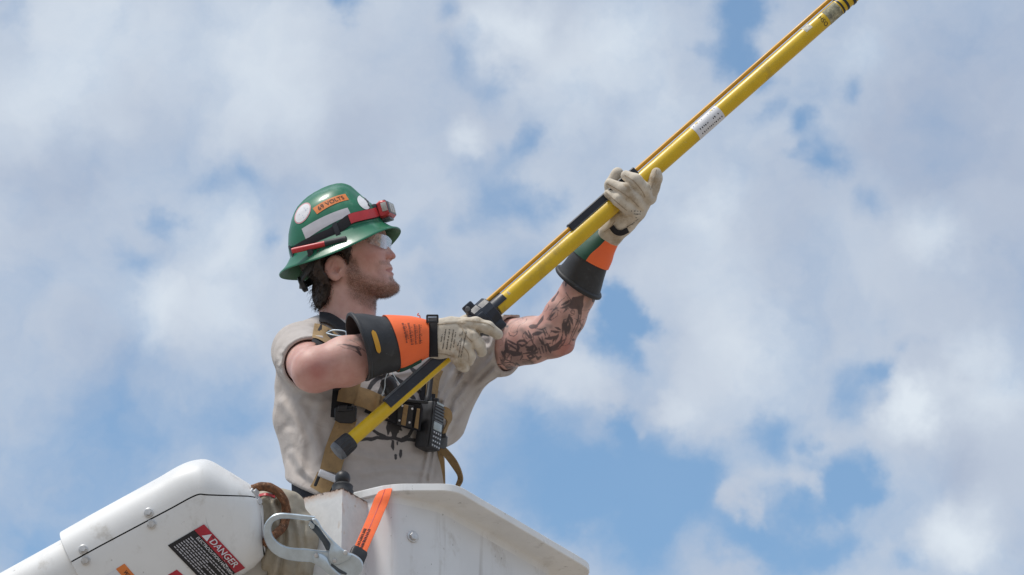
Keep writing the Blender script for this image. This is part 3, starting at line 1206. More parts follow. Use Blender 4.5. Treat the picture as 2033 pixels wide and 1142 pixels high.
# WARNING label: only its upper corner is in the picture
QW = [(247, 1119), (288, 1166), (228, 1200), (190, 1155)]
lab2, _ = boom_patch(QW, 'warning_label', M['sticker'], .7, label='white label with an orange WARNING band')
bw = [QW[0], QW[1], tuple(np.array(QW[1]) + (np.array(QW[2]) - QW[1]) * .3), tuple(np.array(QW[0]) + (np.array(QW[3]) - QW[0]) * .3)]
b3, _ = boom_patch(bw, 'orange_band', M['orange_st'], 1.0)
b3.parent = lab2
V, F = boom_text('WARNING', bw, 11, None, lab2, 1.4, .8, .56, .5, bold=.02)
obj('lettering', V, F, M['black_st'], lab2, smooth=False)
lab3, _ = boom_patch([(351, 1131), (376, 1152), (345, 1168), (321, 1149)], 'warning_label', M['red_st'], .7, label='small red label')

# ------------------------------------------------------------------ rusty hoop, canvas, hook and lanyard
hp = resample(P3([(500, 972, -668), (520, 966, -668), (545, 972, -664), (563, 992, -660), (568, 1018, -656), (563, 1044, -660), (548, 1060, -680), (536, 1068, -690), (520, 1082, -660)]), 56)
V, F = tube(hp, 8.2, 14)
tag(obj('rusty_hoop', V + vnoise(V, 9, 3)[:, None] * .9, F, M['rust']), 'rusted steel hoop curving out of the boom end', 'hoop')


def canvas_sdf(p):
    d = chain(p, P3([(530, 990, -610), (562, 1010, -612), (583, 1060, -612), (580, 1130, -606), (575, 1230, -600)]), [26, 36, 44, 46, 48], 12)
    d = smin(d, chain(p, P3([(528, 996, -640), (545, 1040, -640), (548, 1120, -636)]), [18, 22, 26], 8), 10)
    px, py, _ = unpt(p)
    for ln, a, w in (([(540, 985), (575, 1030), (590, 1090), (588, 1150)], 5, 6), ([(552, 1000), (566, 1060), (556, 1140)], 6, 5), ([(530, 1000), (548, 1080), (530, 1140)], 5, 6), ([(600, 1040), (604, 1100), (598, 1145)], 4, 4)):
        q = pl2(px, py, ln)
        d = d + a * np.exp(-(q / w) ** 2) - a * .6 * np.exp(-((q - 2 * w) / w) ** 2)
    return d + vnoise(p, 22, 2) * 3.5 + vnoise(p, 9, 4) * 1.1


lo = pt(495, 1240, -700)
hi = pt(640, 950, -540)
V, F = surface_nets(canvas_sdf, np.minimum(lo, hi), np.maximum(lo, hi), 2.6)
tag(obj('canvas_cover', V, F, M['canvas']), 'grubby beige canvas cover bunched behind the big snap hook', 'canvas')
V, F = ribbon_on(canvas_sdf, [(512, 984), (528, 981), (546, 986)], 5, -760, -500, 1.5, 1.5, 14)
tag(obj('red_cord', V, F, M['red']), 'short red cord on top of the beige canvas', 'cord')

# snap hook: outline read from the photograph, its own depth and thickness
Z6 = lambda l: [(480 + x / 4.36, 880 + y / 4.36) for x, y in l]
hd = -715.0
hook = thing('snap_hook', 'large pale blue-grey steel snap hook on the rusty hoop', 'hook', pt(640, 1142, hd))
frame_o = Z6([(640, 632), (520, 618), (420, 608), (330, 604), (270, 622), (222, 664), (193, 720), (190, 785), (204, 850), (240, 915), (300, 968), (380, 1003), (480, 1020), (560, 1026), (615, 1032), (700, 1085), (800, 1142), (880, 1185), (960, 1180),
              (1030, 1120), (1050, 1065), (1035, 1010), (965, 960), (850, 935), (760, 936), (660, 926), (540, 912), (430, 905), (350, 880), (295, 838), (262, 785), (256, 725), (278, 680), (330, 655), (400, 652), (500, 660), (600, 668)])
frame_o = resample(np.array(frame_o + frame_o[:1]), 150)[:-1]
V, F = img_prism(frame_o, hd, 9, 1.6)
obj('hook_body', V, F, M['hook'], hook, auto=30)
gate = Z6([(605, 655), (640, 650), (662, 672), (700, 740), (780, 830), (860, 905), (925, 950), (945, 985), (905, 1020), (835, 1050), (800, 1045), (765, 1015), (752, 965), (765, 900), (768, 870), (720, 790), (660, 720), (622, 690)])
gate = resample(np.array(gate + gate[:1]), 70)[:-1]
V, F = img_prism(gate, hd - 13, 3.2, 1.2)
obj('locking_lever', V, F, M['hook'], hook, auto=50)
gate2 = Z6([(575, 700), (600, 668), (640, 690), (690, 760), (770, 870), (762, 930), (735, 930), (700, 860), (640, 780), (590, 730)])
V, F = img_prism(gate2, hd - 2, 7, 1.5)
obj('gate', V, F, M['hook_dark'], hook, auto=50)
V, F = img_prism(Z6([(575, 704), (592, 676), (632, 706), (626, 738), (606, 742)]), hd - 10.5, 2.2, .8)
obj('gate_tip', V, F, M['hook'], hook, auto=50)
slot = Z6([(775, 1040), (800, 1055), (840, 1085), (910, 1125), (905, 1142), (860, 1130), (800, 1095), (772, 1060)])
V, F = img_prism(slot, hd - 9.5, 1.2, .3)
obj('slot', V, F, M['hook_dark'], hook)
side_pl = Z6([(615, 985), (640, 952), (690, 958), (740, 990), (770, 1060), (860, 1140), (840, 1180), (760, 1140), (690, 1080), (625, 1030)])
V, F = img_prism(side_pl, hd - 11.5, 2.5, 1)
obj('side_plate', V, F, M['hook'], hook, auto=50)
for (x, y) in ((645, 972), (898, 948), (803, 1017)):
    q = Z6([(x, y)])[0]
    c = pt(q[0], q[1], hd - 16)
    mbr = MB().add(*tube([c + np.array([0, 3., 0]), c, c + np.array([0, -2.0, 0]), c + np.array([0, -2.6, 0])], [4.6, 4.6, 3.6, .2], 18))
    V, F = mbr.out()
    obj('rivet', V, F, M['zinc'], hook)

# orange tether from the lip of the bucket to the eye of the hook
pth = P3([(772, 992, -492), (770, 974, -520), (766, 972, -552), (761, 984, -578), (752, 1006, -596), (738, 1040, -632), (722, 1076, -668), (709, 1106, -694), (703, 1121, -704)])
pth = resample(pth, 40)
T = nrm(np.gradient(pth, axis=0))
B = np.array([.90, .30, .32])
B = nrm(B - T * (T @ B)[:, None])
A = np.cross(B, T)
A = np.where((A[len(A) // 2] @ np.array([0, -1., 0])) < 0, -A, A)
mb = MB()
W_ = np.interp(np.linspace(0, 1, 40), [0, .15, .4, 1], [21, 25, 27, 25])
rings = []
for i in range(40):
    x = np.linspace(-.5, .5, 9)
    up_ = pth[i] + A[i] * (1.8 - 1.4 * np.abs(x * 2)[:, None] ** 3) + B[i] * x[:, None] * W_[i]
    dn_ = pth[i] - A[i] * 1.2 + B[i] * x[:, None] * W_[i]
    rings.append(np.vstack([up_, dn_[::-1]]))
V, F = fix_out(*loft(rings))
teth = thing('orange_tether', 'bright orange webbing tether hanging over the bucket lip to the hook', 'tether', pt(705, 1125, -704))
obj('webbing', V, F, M['orange_web'], teth)
rings = []
for i in range(3, 37):
    x = np.array([-.028, .028])
    up_ = pth[i] + A[i] * 2.2 + B[i] * x[:, None] * W_[i]
    rings.append(np.vstack([up_, (up_ - A[i] * .8)[::-1]]))
obj('stitching', *fix_out(*loft(rings)), M['red'], teth)
# printed capitals near the lower end: rows of marks
mb = MB()
rr = random.Random(4)
for row, xo in enumerate((-.28, .02)):
    s = 26.6
    while s < 34.8:
        w_ = rr.uniform(.28, .5)
        for (x0, x1, s0, s1) in ((xo - .1, xo + .13, s, s + .16), (xo - .1 + rr.uniform(0, .12), xo + .13, s + .2, s + .34)):
            q = []
            for (xx, s_) in ((x0, s0), (x1, s0), (x1, s1), (x0, s1)):
                i = int(s_)
                f_ = s_ - i
                c = pth[i] * (1 - f_) + pth[i + 1] * f_
                q.append(c + A[i] * 2.3 + B[i] * xx * W_[i])
            mb.add(q, [[0, 1, 2, 3]])
        s += w_ + .16
V, F = mb.out()
o_ = obj('printed_text', V, F, M['black_web'], teth, smooth=False)
o_['kind'] = 'stuff'
sl = resample(P3([(715, 1092, -684), (708, 1108, -697), (702, 1124, -706)]), 8)
T, A2, B2 = frames(sl, np.array([.3, -1, .2]))
a = np.linspace(0, 2 * math.pi, 20, endpoint=False)
V, F = loft([sl[i] + np.sign(np.cos(a))[:, None] * np.abs(np.cos(a))[:, None] ** .6 * A2[i] * 7 * k + np.sign(np.sin(a))[:, None] * np.abs(np.sin(a))[:, None] ** .6 * B2[i] * 16 * k for i, k in zip(range(8), (.9, 1, 1, 1, 1, 1, 1, .88))])
obj('rubber_sleeve', *fix_out(V, F), M['rubber'], teth)

# ------------------------------------------------------------------ the lineworker
person = thing('person', 'bearded man in a beige printed t-shirt, tattooed arms raised, looking up', 'person', pt(742, 2010, -640))
# head frame: profile coordinates (qx, qy) are those of the photograph, s runs out of the near cheek
HC = pt(690, 520, 10)
YAW, TILT = math.radians(7), math.radians(9)
HX = np.array([math.cos(YAW), -math.sin(YAW), 0])
HU0 = np.array([0, math.sin(TILT), math.cos(TILT)])
HU = nrm(HU0 - HX * (HU0 @ HX))
HS = np.cross(HX, HU)


def head_q(p):
    r = p - HC
    return np.stack([690 + r @ HX, r @ HS, 520 - r @ HU], -1)       # qx, s, qy


def head_p(qx, s, qy):
    qx, s, qy = np.broadcast_arrays(np.asarray(qx, float), np.asarray(s, float), np.asarray(qy, float))
    return HC + (qx - 690)[..., None] * HX + s[..., None] * HS + (520 - qy)[..., None] * HU


PROFILE = [(764, 440), (764.5, 455), (765.5, 462), (768, 469), (769, 475), (767.5, 482), (769.5, 487), (774, 491), (780, 497.6), (785.5, 503), (789, 508), (789.5, 511), (787.5, 514), (784, 516.2), (778.4, 518), (775.6, 520.5), (776.5, 524), (779.5, 527.5), (782, 531.5), (782.5, 534.5),
           (780.3, 537.6), (781.5, 539.5), (785, 542.5), (786.5, 546), (785.8, 550), (784.6, 554.5), (786, 558.5), (790, 562), (794.4, 566), (796, 571), (795, 577), (790.5, 582), (784, 585.5), (775, 589.5), (766.5, 594), (760, 599.5), (755.5, 606), (752, 616), (750, 630), (750, 660),
           (735, 700), (650, 700), (640, 660), (634, 630), (628, 606), (618, 590), (606, 570), (597, 545), (592, 515), (592, 480), (600, 440), (630, 405), (680, 390), (730, 402), (755, 424)]


def head_sdf(p):
    q = head_q(p)
    s = np.abs(q[:, 1])
    Q = np.stack([q[:, 0], s, q[:, 2]], -1)
    d = ell(Q, (672, 0, 468), (92, 73, 86))
    d = smin(d, ell(Q, (708, 0, 506), (60, 63, 74)), 18)
    d = smin(d, ell(Q, (735, 30, 512), (30, 29, 26)), 18)                                  # cheekbone
    d = smin(d, rcone(Q, (742, 24, 535), (752, 16, 560), 24, 22), 14)                      # cheek to mouth
    d = smin(d, rcone(Q, (696, 52, 552), (764, 17, 572), 15, 18), 18)                      # jaw
    d = smin(d, ell(Q, (776, 0, 570), (23, 22, 20)), 10)                                   # chin
    d = smin(d, ell(Q, (751, 0, 536), (33, 31, 30)), 8)                         # muzzle
    d = smin(d, rcone(Q, (755, 8, 466), (738, 44, 470), 12, 12), 9)                        # brow
    d = smax(d, -ell(Q, (757, 33, 485), (13, 17, 10)), 9)                                  # socket
    d = smin(d, rcone(Q, (726, 50, 498), (700, 63, 510), 9, 8), 16)                        # cheek arch
    nose = rcone(Q, (763, 0, 482), (778, 0, 507), 8.5, 11)
    nose = smin(nose, ell(Q, (770, 12, 511), (10, 7, 7.5)), 4)
    nose = smin(nose, rcone(Q, (758, 6, 490), (764, 14, 510), 11, 9), 8)
    nose = smax(nose, -ell(Q, (776, 6.5, 517), (4.5, 3.2, 3)), 1.5)
    d = smin(d, nose, 4)
    lid = ell(Q, (750, 31, 485.5), (12.4, 13.5, 12.4))
    lid = smax(lid, -ell(Q, (764, 32, 485.0), (10, 13, 3.8)), 1.2)
    d = smin(d, lid, 2.5)
    d = smin(d, ell(Q, (766, 0, 533.4), (16.8, 25, 4.9)), 3)                                # upper lip
    d = smin(d, ell(Q, (767, 0, 543.6), (19, 21, 5.8)), 3)                                # lower lip
    d = smax(d, -chain(Q, [(784, 0, 538.2), (777, 16, 539.2), (768, 26, 541.5)], [1.2, 1.7, 1.4], 2), 1.5)                # mouth line
    d = smax(d, -rcone(Q, (768, 17, 516), (757, 27, 534), 1.2, 2.2), 6)                     # nose to mouth fold
    # neck
    neck = rcone(Q * [1, 1.0, 1], (690, 0, 585), (697, 0, 690), 56, 60)
    neck = smin(neck, rcone(Q, (668, 40, 580), (724, 14, 668), 15, 11), 16)
    pro = poly2(q[:, 0], q[:, 2], PROFILE)
    d = smin(d, neck, 16)
    d = smax(d, pro, 9)
    # ear
    ea = math.radians(-16)
    ca_, sa_ = math.cos(ea), math.sin(ea)
    R = np.array([[ca_, 0, -sa_], [0, 1, 0], [sa_, 0, ca_]])
    rot = lambda Qc, c: (Qc - np.asarray(c)) @ np.array([[ca_, 0, sa_], [0, 1, 0], [-sa_, 0, ca_]])
    E = rot(Q, (678, 74, 543))
    flare = E[:, 1] - (-E[:, 0]) * .42                                                      # the rim stands off the skull
    E2 = np.stack([E[:, 0], flare, E[:, 2]], -1)
    ear = ell(E2, (0, 0, 0), (20.5, 6.5, 25))
    ear = smax(ear, -ell(E2, (2.5, 8.5, -1), (14, 8.5, 18)), 2.5)
    ear = smin(ear, ell(E2, (5, 1, 18), (9, 5, 8)), 4)                                      # lobe
    ear = smin(ear, rcone(E2, (-4, 3.2, -12), (-5, 3.6, 8), 2.8, 3.2), 2.5)                 # antihelix
    ear = smin(ear, ell(E2, (11.5, 2.5, 4), (4.5, 4, 6)), 2.5)                              # tragus
    ear = smax(ear, -ell(E2, (5, 3, 3), (5.5, 7, 6.5)), 1.5)
    d = smin(d, ear, 3.5)
    return d


# ------------------------------------------------------------------ arms
RS, RE, RW = pt(596, 697, -118), pt(624, 735, -395), pt(848, 671, -332)
LS, LE, LW = pt(884, 704, 60), pt(1098, 668, -118), pt(1207, 478, -160)


def rarm_sdf(p):
    m1 = RE + (RW - RE) * .27
    m2 = RE + (RW - RE) * .62
    d = chain(p, [RS, RS + (RE - RS) * .5, RE], [50, 46, 41], 10)
    f = chain(p, [RE, m1, m2, RW], [39, 47, 39, 28], 10)
    d = smin(d, f, 14)
    d = smin(d, ell(p, pt(607, 744, -402), (20, 20, 20)), 14)
    d = d + vnoise(p, 60, 5) * 1.2
    return d


def larm_sdf(p):
    d = chain(p, [LS, LS + (LE - LS) * .45, LS + (LE - LS) * .8, LE], [52, 52, 45, 40], 10)
    f = chain(p, [LE, pt(1121, 628, -124), pt(1146, 585, -131), pt(1171, 515, -148), LW], [38, 40, 34, 26, 19], 10)
    d = smin(d, f, 16)
    d = smin(d, rcone(p, pt(1106, 676, -112), pt(1127, 689, -112), 22, 10), 14)
    d = d + vnoise(p, 55, 9) * 1.2
    return d


# ------------------------------------------------------------------ torso
LAT = np.array([math.cos(math.radians(27)), math.sin(math.radians(27)), 0])     # from his right shoulder to his left
FRO = np.array([LAT[1], -LAT[0], 0])
TOR = np.array([  # photo row, centre column, half width, half depth
    (1250, 735, 165, 112), (1010, 733, 160, 112), (960, 731, 158, 113), (905, 729, 158, 116), (850, 728, 166, 121), (790, 729, 176, 124), (740, 732, 176, 118), (700, 735, 166, 104), (672, 735, 145, 90), (652, 726, 112, 76), (636, 712, 84, 66), (615, 706, 60, 55)])
TZ = 571 - TOR[:, 0]


def torso_c(z):
    o = np.argsort(TZ)
    f = lambda k: np.interp(z, TZ[o], TOR[o, k])
    return f(1), f(2), f(3)


def torso_depth(z):
    return -95 + (z + 279) * .466


def torso_sdf(p, grow=0.0):
    cx, a, b = torso_c(p[:, 2])
    x = p[:, 0] - (cx - CX)
    y = p[:, 1] - torso_depth(p[:, 2])
    u, v = x * LAT[0] + y * LAT[1], x * FRO[0] + y * FRO[1]
    a, b = a + grow, b + grow
    n = 2.35
    k = ((np.abs(u) / a) ** n + (np.abs(v) / b) ** n) ** (1 / n)
    d = (k - 1) * np.minimum(a, b) * .9
    return np.maximum(d, p[:, 2] - (571 - 640 - 0))


def shirt_raw(p):
    px, py, _ = unpt(p)
    d = torso_sdf(p)
    # shoulders and sleeves
    sh = chain(p, [pt(640, 679, -60), RS + np.array([0, 0, -1.]), RS + (RE - RS) * .30, RS + (RE - RS) * .82], [54, 53, 55, 54.5], 16)
    d = smin(d, sh, 26)
    sl = chain(p, [pt(830, 690, 30), LS, LS + (LE - LS) * .3, LS + (LE - LS) * .75], [56, 64, 63, 63], 14)
    drape = chain(p, [pt(960, 735, 25), pt(905, 768, 20), pt(868, 830, 0)], [22, 46, 60], 20)
    sl = smin(sl, drape, 22)
    d = smin(d, sl, 30)
    d = smin(d, chain(p, [pt(590, 770, -95), pt(600, 830, -100), pt(615, 900, -115)], [40, 52, 50], 20), 20)
    return d


HEMR = RS + (RE - RS) * .70
HEML = pt(1012, 709, -40)
NHR = nrm(RE - RS + np.array([-70., 0, -10]))
NHL = nrm(np.array([1.0, -.62, -.16]))

FOLDS = [  # lines on the cloth, height, half width
    ([(560, 700), (590, 690), (640, 684)], 3.0, 7), ([(556, 725), (582, 712), (615, 700)], 2.5, 6), ([(566, 690), (600, 672), (640, 668)], 2.6, 7),
    ([(560, 800), (585, 830), (600, 880), (596, 930)], 4.0, 10), ([(590, 800), (620, 850), (632, 910)], 3.5, 10), ([(575, 860), (590, 910), (625, 955)], 4.0, 9), ([(580, 900), (600, 935), (640, 962)], 3.2, 7),
    ([(640, 790), (625, 850), (640, 900)], 3.5, 10), ([(600, 790), (640, 800), (680, 790)], 3.0, 8),
    ([(1000, 690), (950, 740), (905, 800), (885, 850)], 4.5, 9), ([(990, 730), (940, 770), (900, 825)], 4.5, 8), ([(965, 690), (925, 740), (890, 790), (872, 840)], 4.5, 9), ([(940, 680), (900, 740), (875, 790)], 4.0, 9), ([(905, 745), (880, 800), (872, 850)], 3.5, 7),
    ([(985, 670), (955, 720), (925, 755)], 3.0, 7),
    ([(700, 900), (760, 915), (830, 905)], 2.5, 12), ([(720, 940), (780, 930), (850, 938)], 2.5, 10), ([(850, 900), (845, 930), (836, 962)], 3.5, 7), ([(760, 760), (800, 775), (850, 765)], 2.5, 8), ([(730, 740), (780, 745), (820, 738)], 2.5, 7),
    ([(690, 720), (760, 735), (860, 720)], 2.4, 12), ([(868, 850), (862, 900), (852, 950)], 3.2, 6)]


def shirt_sdf(p):
    d = shirt_raw(p)
    px, py, dep = unpt(p)
    front = dep < torso_depth(p[:, 2]) + 60
    w = 0
    near = np.abs(d) < 40
    if near.any():
        x, y = px[near], py[near]
        w = np.zeros(near.sum())
        for ln, a, hw in FOLDS:
            slv = ln[0][1] < 730 and ln[0][0] < 600
            hw = hw * (.6 if slv else .85 if ln[0][0] < 700 else .62)
            a = a * (.9 if slv else .6 if ln[0][0] < 700 else 1.0)
            q = pl2(x, y, ln)
            w = w - a * np.exp(-(q / hw) ** 2) + a * .55 * np.exp(-((q - 1.9 * hw) / hw) ** 2)
        w = np.where(front[near], w, 0)
        w = w + vnoise(p[near] * [1, 1, .35], 40, 1) * 1.1 + vnoise(p[near] * [1, 1, .6], 19, 6) * .45
        d = d.copy()
        d[near] += w
    # hems
    rh = smax((p - HEMR) @ NHR, -(p - RS) @ nrm(RE - RS) - 0, 4)
    # cut only near each sleeve
    cutR = np.where(np.linalg.norm(p - RE, axis=1) < 230, (p - HEMR) @ NHR, -99)
    cutL = np.where(px > 930, (p - HEML) @ NHL, -99)
    d = smax(d, np.maximum(cutR, cutL), 3)
    # hollow sleeves round the arms
    holR = chain(p, [RS + (RE - RS) * .36, RE, RW], [49, 45.5, 44])
    holL = chain(p, [LS + (LE - LS) * .30, LE], [53, 51])
    d = smax(d, -holR, 3)
    d = smax(d, -holL, 3)
    # neck opening and bottom
    d = smax(d, -rcone(p, pt(700, 560, 30), pt(702, 662, 10), 62, 60), 4)
    d = smax(d, -((p[:, 2] - (571 - 950)) + (p[:, 0] - (585 - CX)) * .36), 8)
    return d


def body_sdf(p):
    px, py, _ = unpt(p)
    d = torso_sdf(p, -22.0)
    m = (py < 730) & (px < 850) & (p[:, 1] > -220)
    h = head_sdf(p[m])
    h = smax(h, -(p[m][:, 2] - (571 - 690)), 6)
    d[m] = smin(d[m], h, 14)
    d = smin(d, rcone(p, pt(660, 680, -40), RS, 44, 46), 16)
    d = smin(d, rcone(p, pt(800, 690, 20), LS, 44, 46), 16)
    m = (py < 850) & (px < 960) & (p[:, 1] < -20) & (py > 560)
    d[m] = smin(d[m], rarm_sdf(p[m]), 8)
    d[m] = smin(d[m], rcone(p[m], RW, RW + nrm(RW - RE) * 60, 27, 20), 8)
    m = (px > 820) & (py < 830) & (p[:, 1] > -260)
    d[m] = smin(d[m], larm_sdf(p[m]), 8)
    d = smin(d, rcone(p, LW, LW + nrm(LW - LE) * 30, 19, 16), 8)
    d = smax(d, -(p[:, 2] - (571 - 1010)), 4)
    return d


lo = np.array([pt(540, 0, 0)[0], -460, 571 - 1020])
hi = np.array([pt(1250, 0, 0)[0], 200, 571 - 378])
BV, BF = surface_nets(body_sdf, lo, hi, 2.0)

# painted-in-the-skin attributes
px, py, dep = unpt(BV)
q = head_q(BV)
inhead = (py < 660) & (q[:, 2] < 640) & (px < 830) & (dep > -140)
s_ = np.abs(q[:, 1])
qx, qy = q[:, 0], q[:, 2]
red = np.zeros(len(BV))
g2 = lambda x, y, cx, cy, r: np.exp(-((x - cx) ** 2 + (y - cy) ** 2) / (r * r))
red += inhead * (.75 * g2(qx, qy, 783, 508, 12) + .5 * g2(qx, qy, 738, 515, 22) + .55 * g2(qx, qy, 660, 535, 24) * (s_ > 62) + .3 * g2(qx, qy, 755, 640, 40) + .35 * g2(qx, qy, 772, 513, 8))
redR = (dep < -180) * (px < 760)
red += redR * (.15 + .75 * g2(px, py, 632, 735, 22) + .45 * g2(px, py, 620, 760, 30) + .25 * g2(px, py, 690, 745, 40))
larm_on = (px > 900) & (py > 430)
red += larm_on * (.9 * g2(px, py, 1128, 692, 20) + .4 * g2(px, py, 1100, 705, 30) + .45 * g2(px, py, 1000, 755, 22) + .12)
red = np.clip(red + .10 * vnoise(BV, 30, 8), 0, 1)
lt = np.clip(1 - (s_ / 25) ** 2, 0, 1)
lm = qy - (538.5 + 2.5 * (s_ / 25) ** 2)
lip = inhead * (qx > 762) * ss(-7.2 * lt - 1.2, -7.2 * lt + .8, lm) * ss(9.5 * lt + 1.5, 9.5 * lt - 1.0, lm) * (s_ < 26) * .8
BEARD = [([(708, 530), (712, 550), (718, 570), (730, 585), (750, 590), (770, 587), (788, 578)], [4, 8, 12, 14, 13, 10, 8], 8, .95),
         ([(718, 562), (742, 574), (764, 576)], [6, 9, 7], 10, .7), ([(716, 590), (738, 602), (752, 606)], [6, 8, 6], 10, .7),
         ([(764, 528), (774, 524.5), (780, 527)], [2.0, 2.0, 1.5], 2.5, .6), ([(759, 536), (765, 552), (776, 564)], [2, 2, 3], 6, .3), ([(784, 556), (790, 568)], [4, 6], 4, .8)]
stub = np.zeros(len(BV))
for ln, w_, soft, a_ in BEARD:
    stub = np.maximum(stub, a_ * np.exp(-(pl2(qx, qy, ln, w_).clip(0) / soft) ** 2))
stub *= inhead * ss(1.0, .2, lip)
stub = stub * (qy > 500)
brow = inhead * np.exp(-(pl2(qx, qy, [(766, 467.5), (756, 464.5), (744, 465)], [2.2, 2.4, 1.6]).clip(0) / 1.8) ** 2) * (s_ > 7)
# tattoos: lines read from the photograph (enlargement coordinates), with half widths
Z5 = lambda l: [(960 + x / 5.19, 560 + y / 5.19) for x, y in l]
Z7 = lambda l: [(660 + x / 7.136, 610 + y / 7.136) for x, y in l]
INK = [  # leaves of the branch
    ([(560, 560), (600, 620), (640, 660)], [.3, 1.6, .3]), ([(840, 400), (850, 470), (845, 560)], [.3, 3.6, .4]), ([(825, 385), (822, 450), (815, 530)], [.3, 2.6, .3]), ([(880, 330), (870, 400), (850, 450)], [.2, 2.0, .3]),
    ([(885, 345), (905, 390), (922, 450)], [.3, 2.4, .3]), ([(890, 400), (885, 470), (875, 540)], [.3, 2.4, .3]), ([(730, 465), (770, 480), (800, 500)], [.3, 2.0, .3]), ([(690, 500), (740, 515), (800, 515)], [.3, 2.2, .3]), ([(620, 590), (690, 580), (740, 555)], [.3, 2.6, .3]),
    ([(710, 625), (730, 580), (760, 545)], [.3, 2.2, .3]), ([(740, 610), (760, 560), (780, 530)], [.3, 2.0, .3]), ([(690, 690), (750, 665), (795, 610), (815, 540)], [3.2, 3.4, 2.0, .6]), ([(690, 715), (770, 690), (830, 630), (855, 560), (870, 480), (890, 330)], [.8, .8, .7, .7, .6, .4]),
    ([(930, 330), (905, 320), (895, 300), (915, 290), (938, 305), (935, 335), (905, 345)], [.5] * 7), ([(710, 640), (715, 600), (735, 565)], .5), ([(690, 520), (700, 510)], .5),
    # upper bird and ribbons
    ([(800, 240), (850, 215), (900, 185)], [.4, 2.2, .6]), ([(790, 270), (840, 260), (890, 230), (905, 190)], [.5, 2.0, 1.2, .4]), ([(820, 320), (850, 285), (890, 250)], [.3, 1.4, .3]), ([(940, 200), (960, 250), (985, 300), (975, 380), (935, 480), (890, 590)], [.6, .7, .8, .8, .6, .4]),
    ([(965, 200), (990, 250), (1010, 320), (985, 420), (930, 540), (880, 640)], [.5, .6, .6, .6, .5, .4]), ([(700, 310), (740, 275), (770, 265)], [.4, 1.4, .4]), ([(670, 385), (700, 350), (740, 310)], [.5, 1.8, .4]), ([(650, 390), (720, 290), (790, 200), (850, 150)], .4),
    ([(690, 400), (760, 350), (770, 290)], .5), ([(850, 110), (880, 160), (915, 200)], .5), ([(925, 170), (930, 230)], .6),
    # shards over the elbow crease
    ([(430, 510), (470, 570)], [.8, 1.8]), ([(460, 500), (490, 570)], [.6, 2.0]), ([(515, 540), (560, 530), (600, 520)], [2.2, 3.2, 1.4]), ([(530, 480), (600, 490), (640, 470)], [.4, 1.0, .6]), ([(610, 480), (625, 520), (640, 555)], [.6, 1.6, .4]), ([(630, 470), (660, 540)], [.4, .8]),
    ([(260, 520), (270, 550), (310, 560), (340, 540), (350, 510)], .6), ([(480, 570), (500, 620), (520, 580), (505, 560)], .5), ([(430, 640), (500, 590), (515, 650)], .6),
    # dark roses and flower
    ([(350, 620), (380, 605), (420, 605), (450, 630)], [1.4, 1.8, 1.8, 1.2]), ([(350, 640), (360, 680), (345, 720)], [1.8, 2.2, 1.8]), ([(365, 640), (395, 660), (440, 640)], [1.0, 1.8, 1.0]), ([(280, 720), (310, 740), (370, 740)], [2.6, 4.2, 3.0]), ([(250, 600), (300, 630), (345, 650)], [1.0, 1.8, 1.0]),
    ([(240, 630), (290, 660), (335, 690)], [1.0, 1.6, 1.0]), ([(225, 640), (240, 690), (210, 740)], [1.0, 2.0, 2.6]), ([(190, 720), (220, 780), (200, 830)], [1.4, 2.0, .8]), ([(250, 690), (270, 740), (240, 790)], .9), ([(230, 800), (280, 820), (285, 770)], .8),
    ([(440, 670), (480, 680), (510, 660), (500, 700), (450, 700)], [1.6, 2.4, 1.6, 2.0, 1.6]), ([(520, 640), (545, 690), (520, 720)], [.8, 2.0, 1.4]), ([(390, 720), (400, 770), (380, 800)], .9), ([(410, 740), (470, 730), (530, 740), (560, 720)], [.8, 1.6, 1.6, .8]), ([(450, 760), (480, 790), (520, 770), (490, 745), (455, 765)], [.9, 1.8, 1.8, 1.4, .9]),
    ([(540, 760), (560, 790), (590, 770)], [1.0, 2.2, 1.2]), ([(570, 680), (590, 740)], [.8, .8]), ([(600, 660), (620, 730)], [1.0, .8]), ([(630, 650), (650, 720)], [1.2, .8]), ([(655, 640), (680, 700), (690, 730)], [1.6, 2.2, 1.0]), ([(590, 640), (640, 650), (690, 630)], [.6, 1.2, .6]),
    ([(150, 850), (180, 850), (200, 830), (190, 800)], .7), ([(160, 900), (130, 905), (120, 890)], .6), ([(235, 880), (260, 890), (285, 870), (270, 850), (240, 860), (232, 885), (255, 905), (295, 895)], [.7] * 8), ([(220, 830), (300, 830), (330, 850), (320, 880)], .7), ([(170, 870), (210, 910), (270, 935), (310, 930)], [.8, 1.6, 2.0, .6]),
    ([(165, 960), (210, 955), (280, 930)], [.5, 1.6, .4]), ([(340, 840), (370, 860), (380, 880)], [1.6, 1.0, .4]), ([(310, 910), (380, 905), (430, 900)], [.4, 1.0, .3]), ([(510, 830), (520, 850)], .5), ([(400, 800), (440, 800), (500, 820)], .5), ([(170, 780), (190, 840), (240, 880)], .7), ([(600, 560), (620, 640)], [.4, 1.0])]
SHADE = [([(560, 520), (640, 470)], 6, .8), ([(390, 490), (420, 520)], 5, .7), ([(650, 450), (690, 460)], 5, .7), ([(410, 830), (480, 820), (500, 840)], 6, .9), ([(300, 700), (450, 690), (540, 700), (660, 700)], 10, .55), ([(200, 740), (230, 700)], 8, .6), ([(840, 230), (890, 210)], 6, .7), ([(980, 260), (960, 420)], 4, .45),
         ([(700, 330), (740, 300)], 5, .5), ([(640, 740), (700, 750)], 6, .5), ([(850, 500), (880, 460)], 5, .4), ([(320, 510), (420, 490)], 4, .4)]
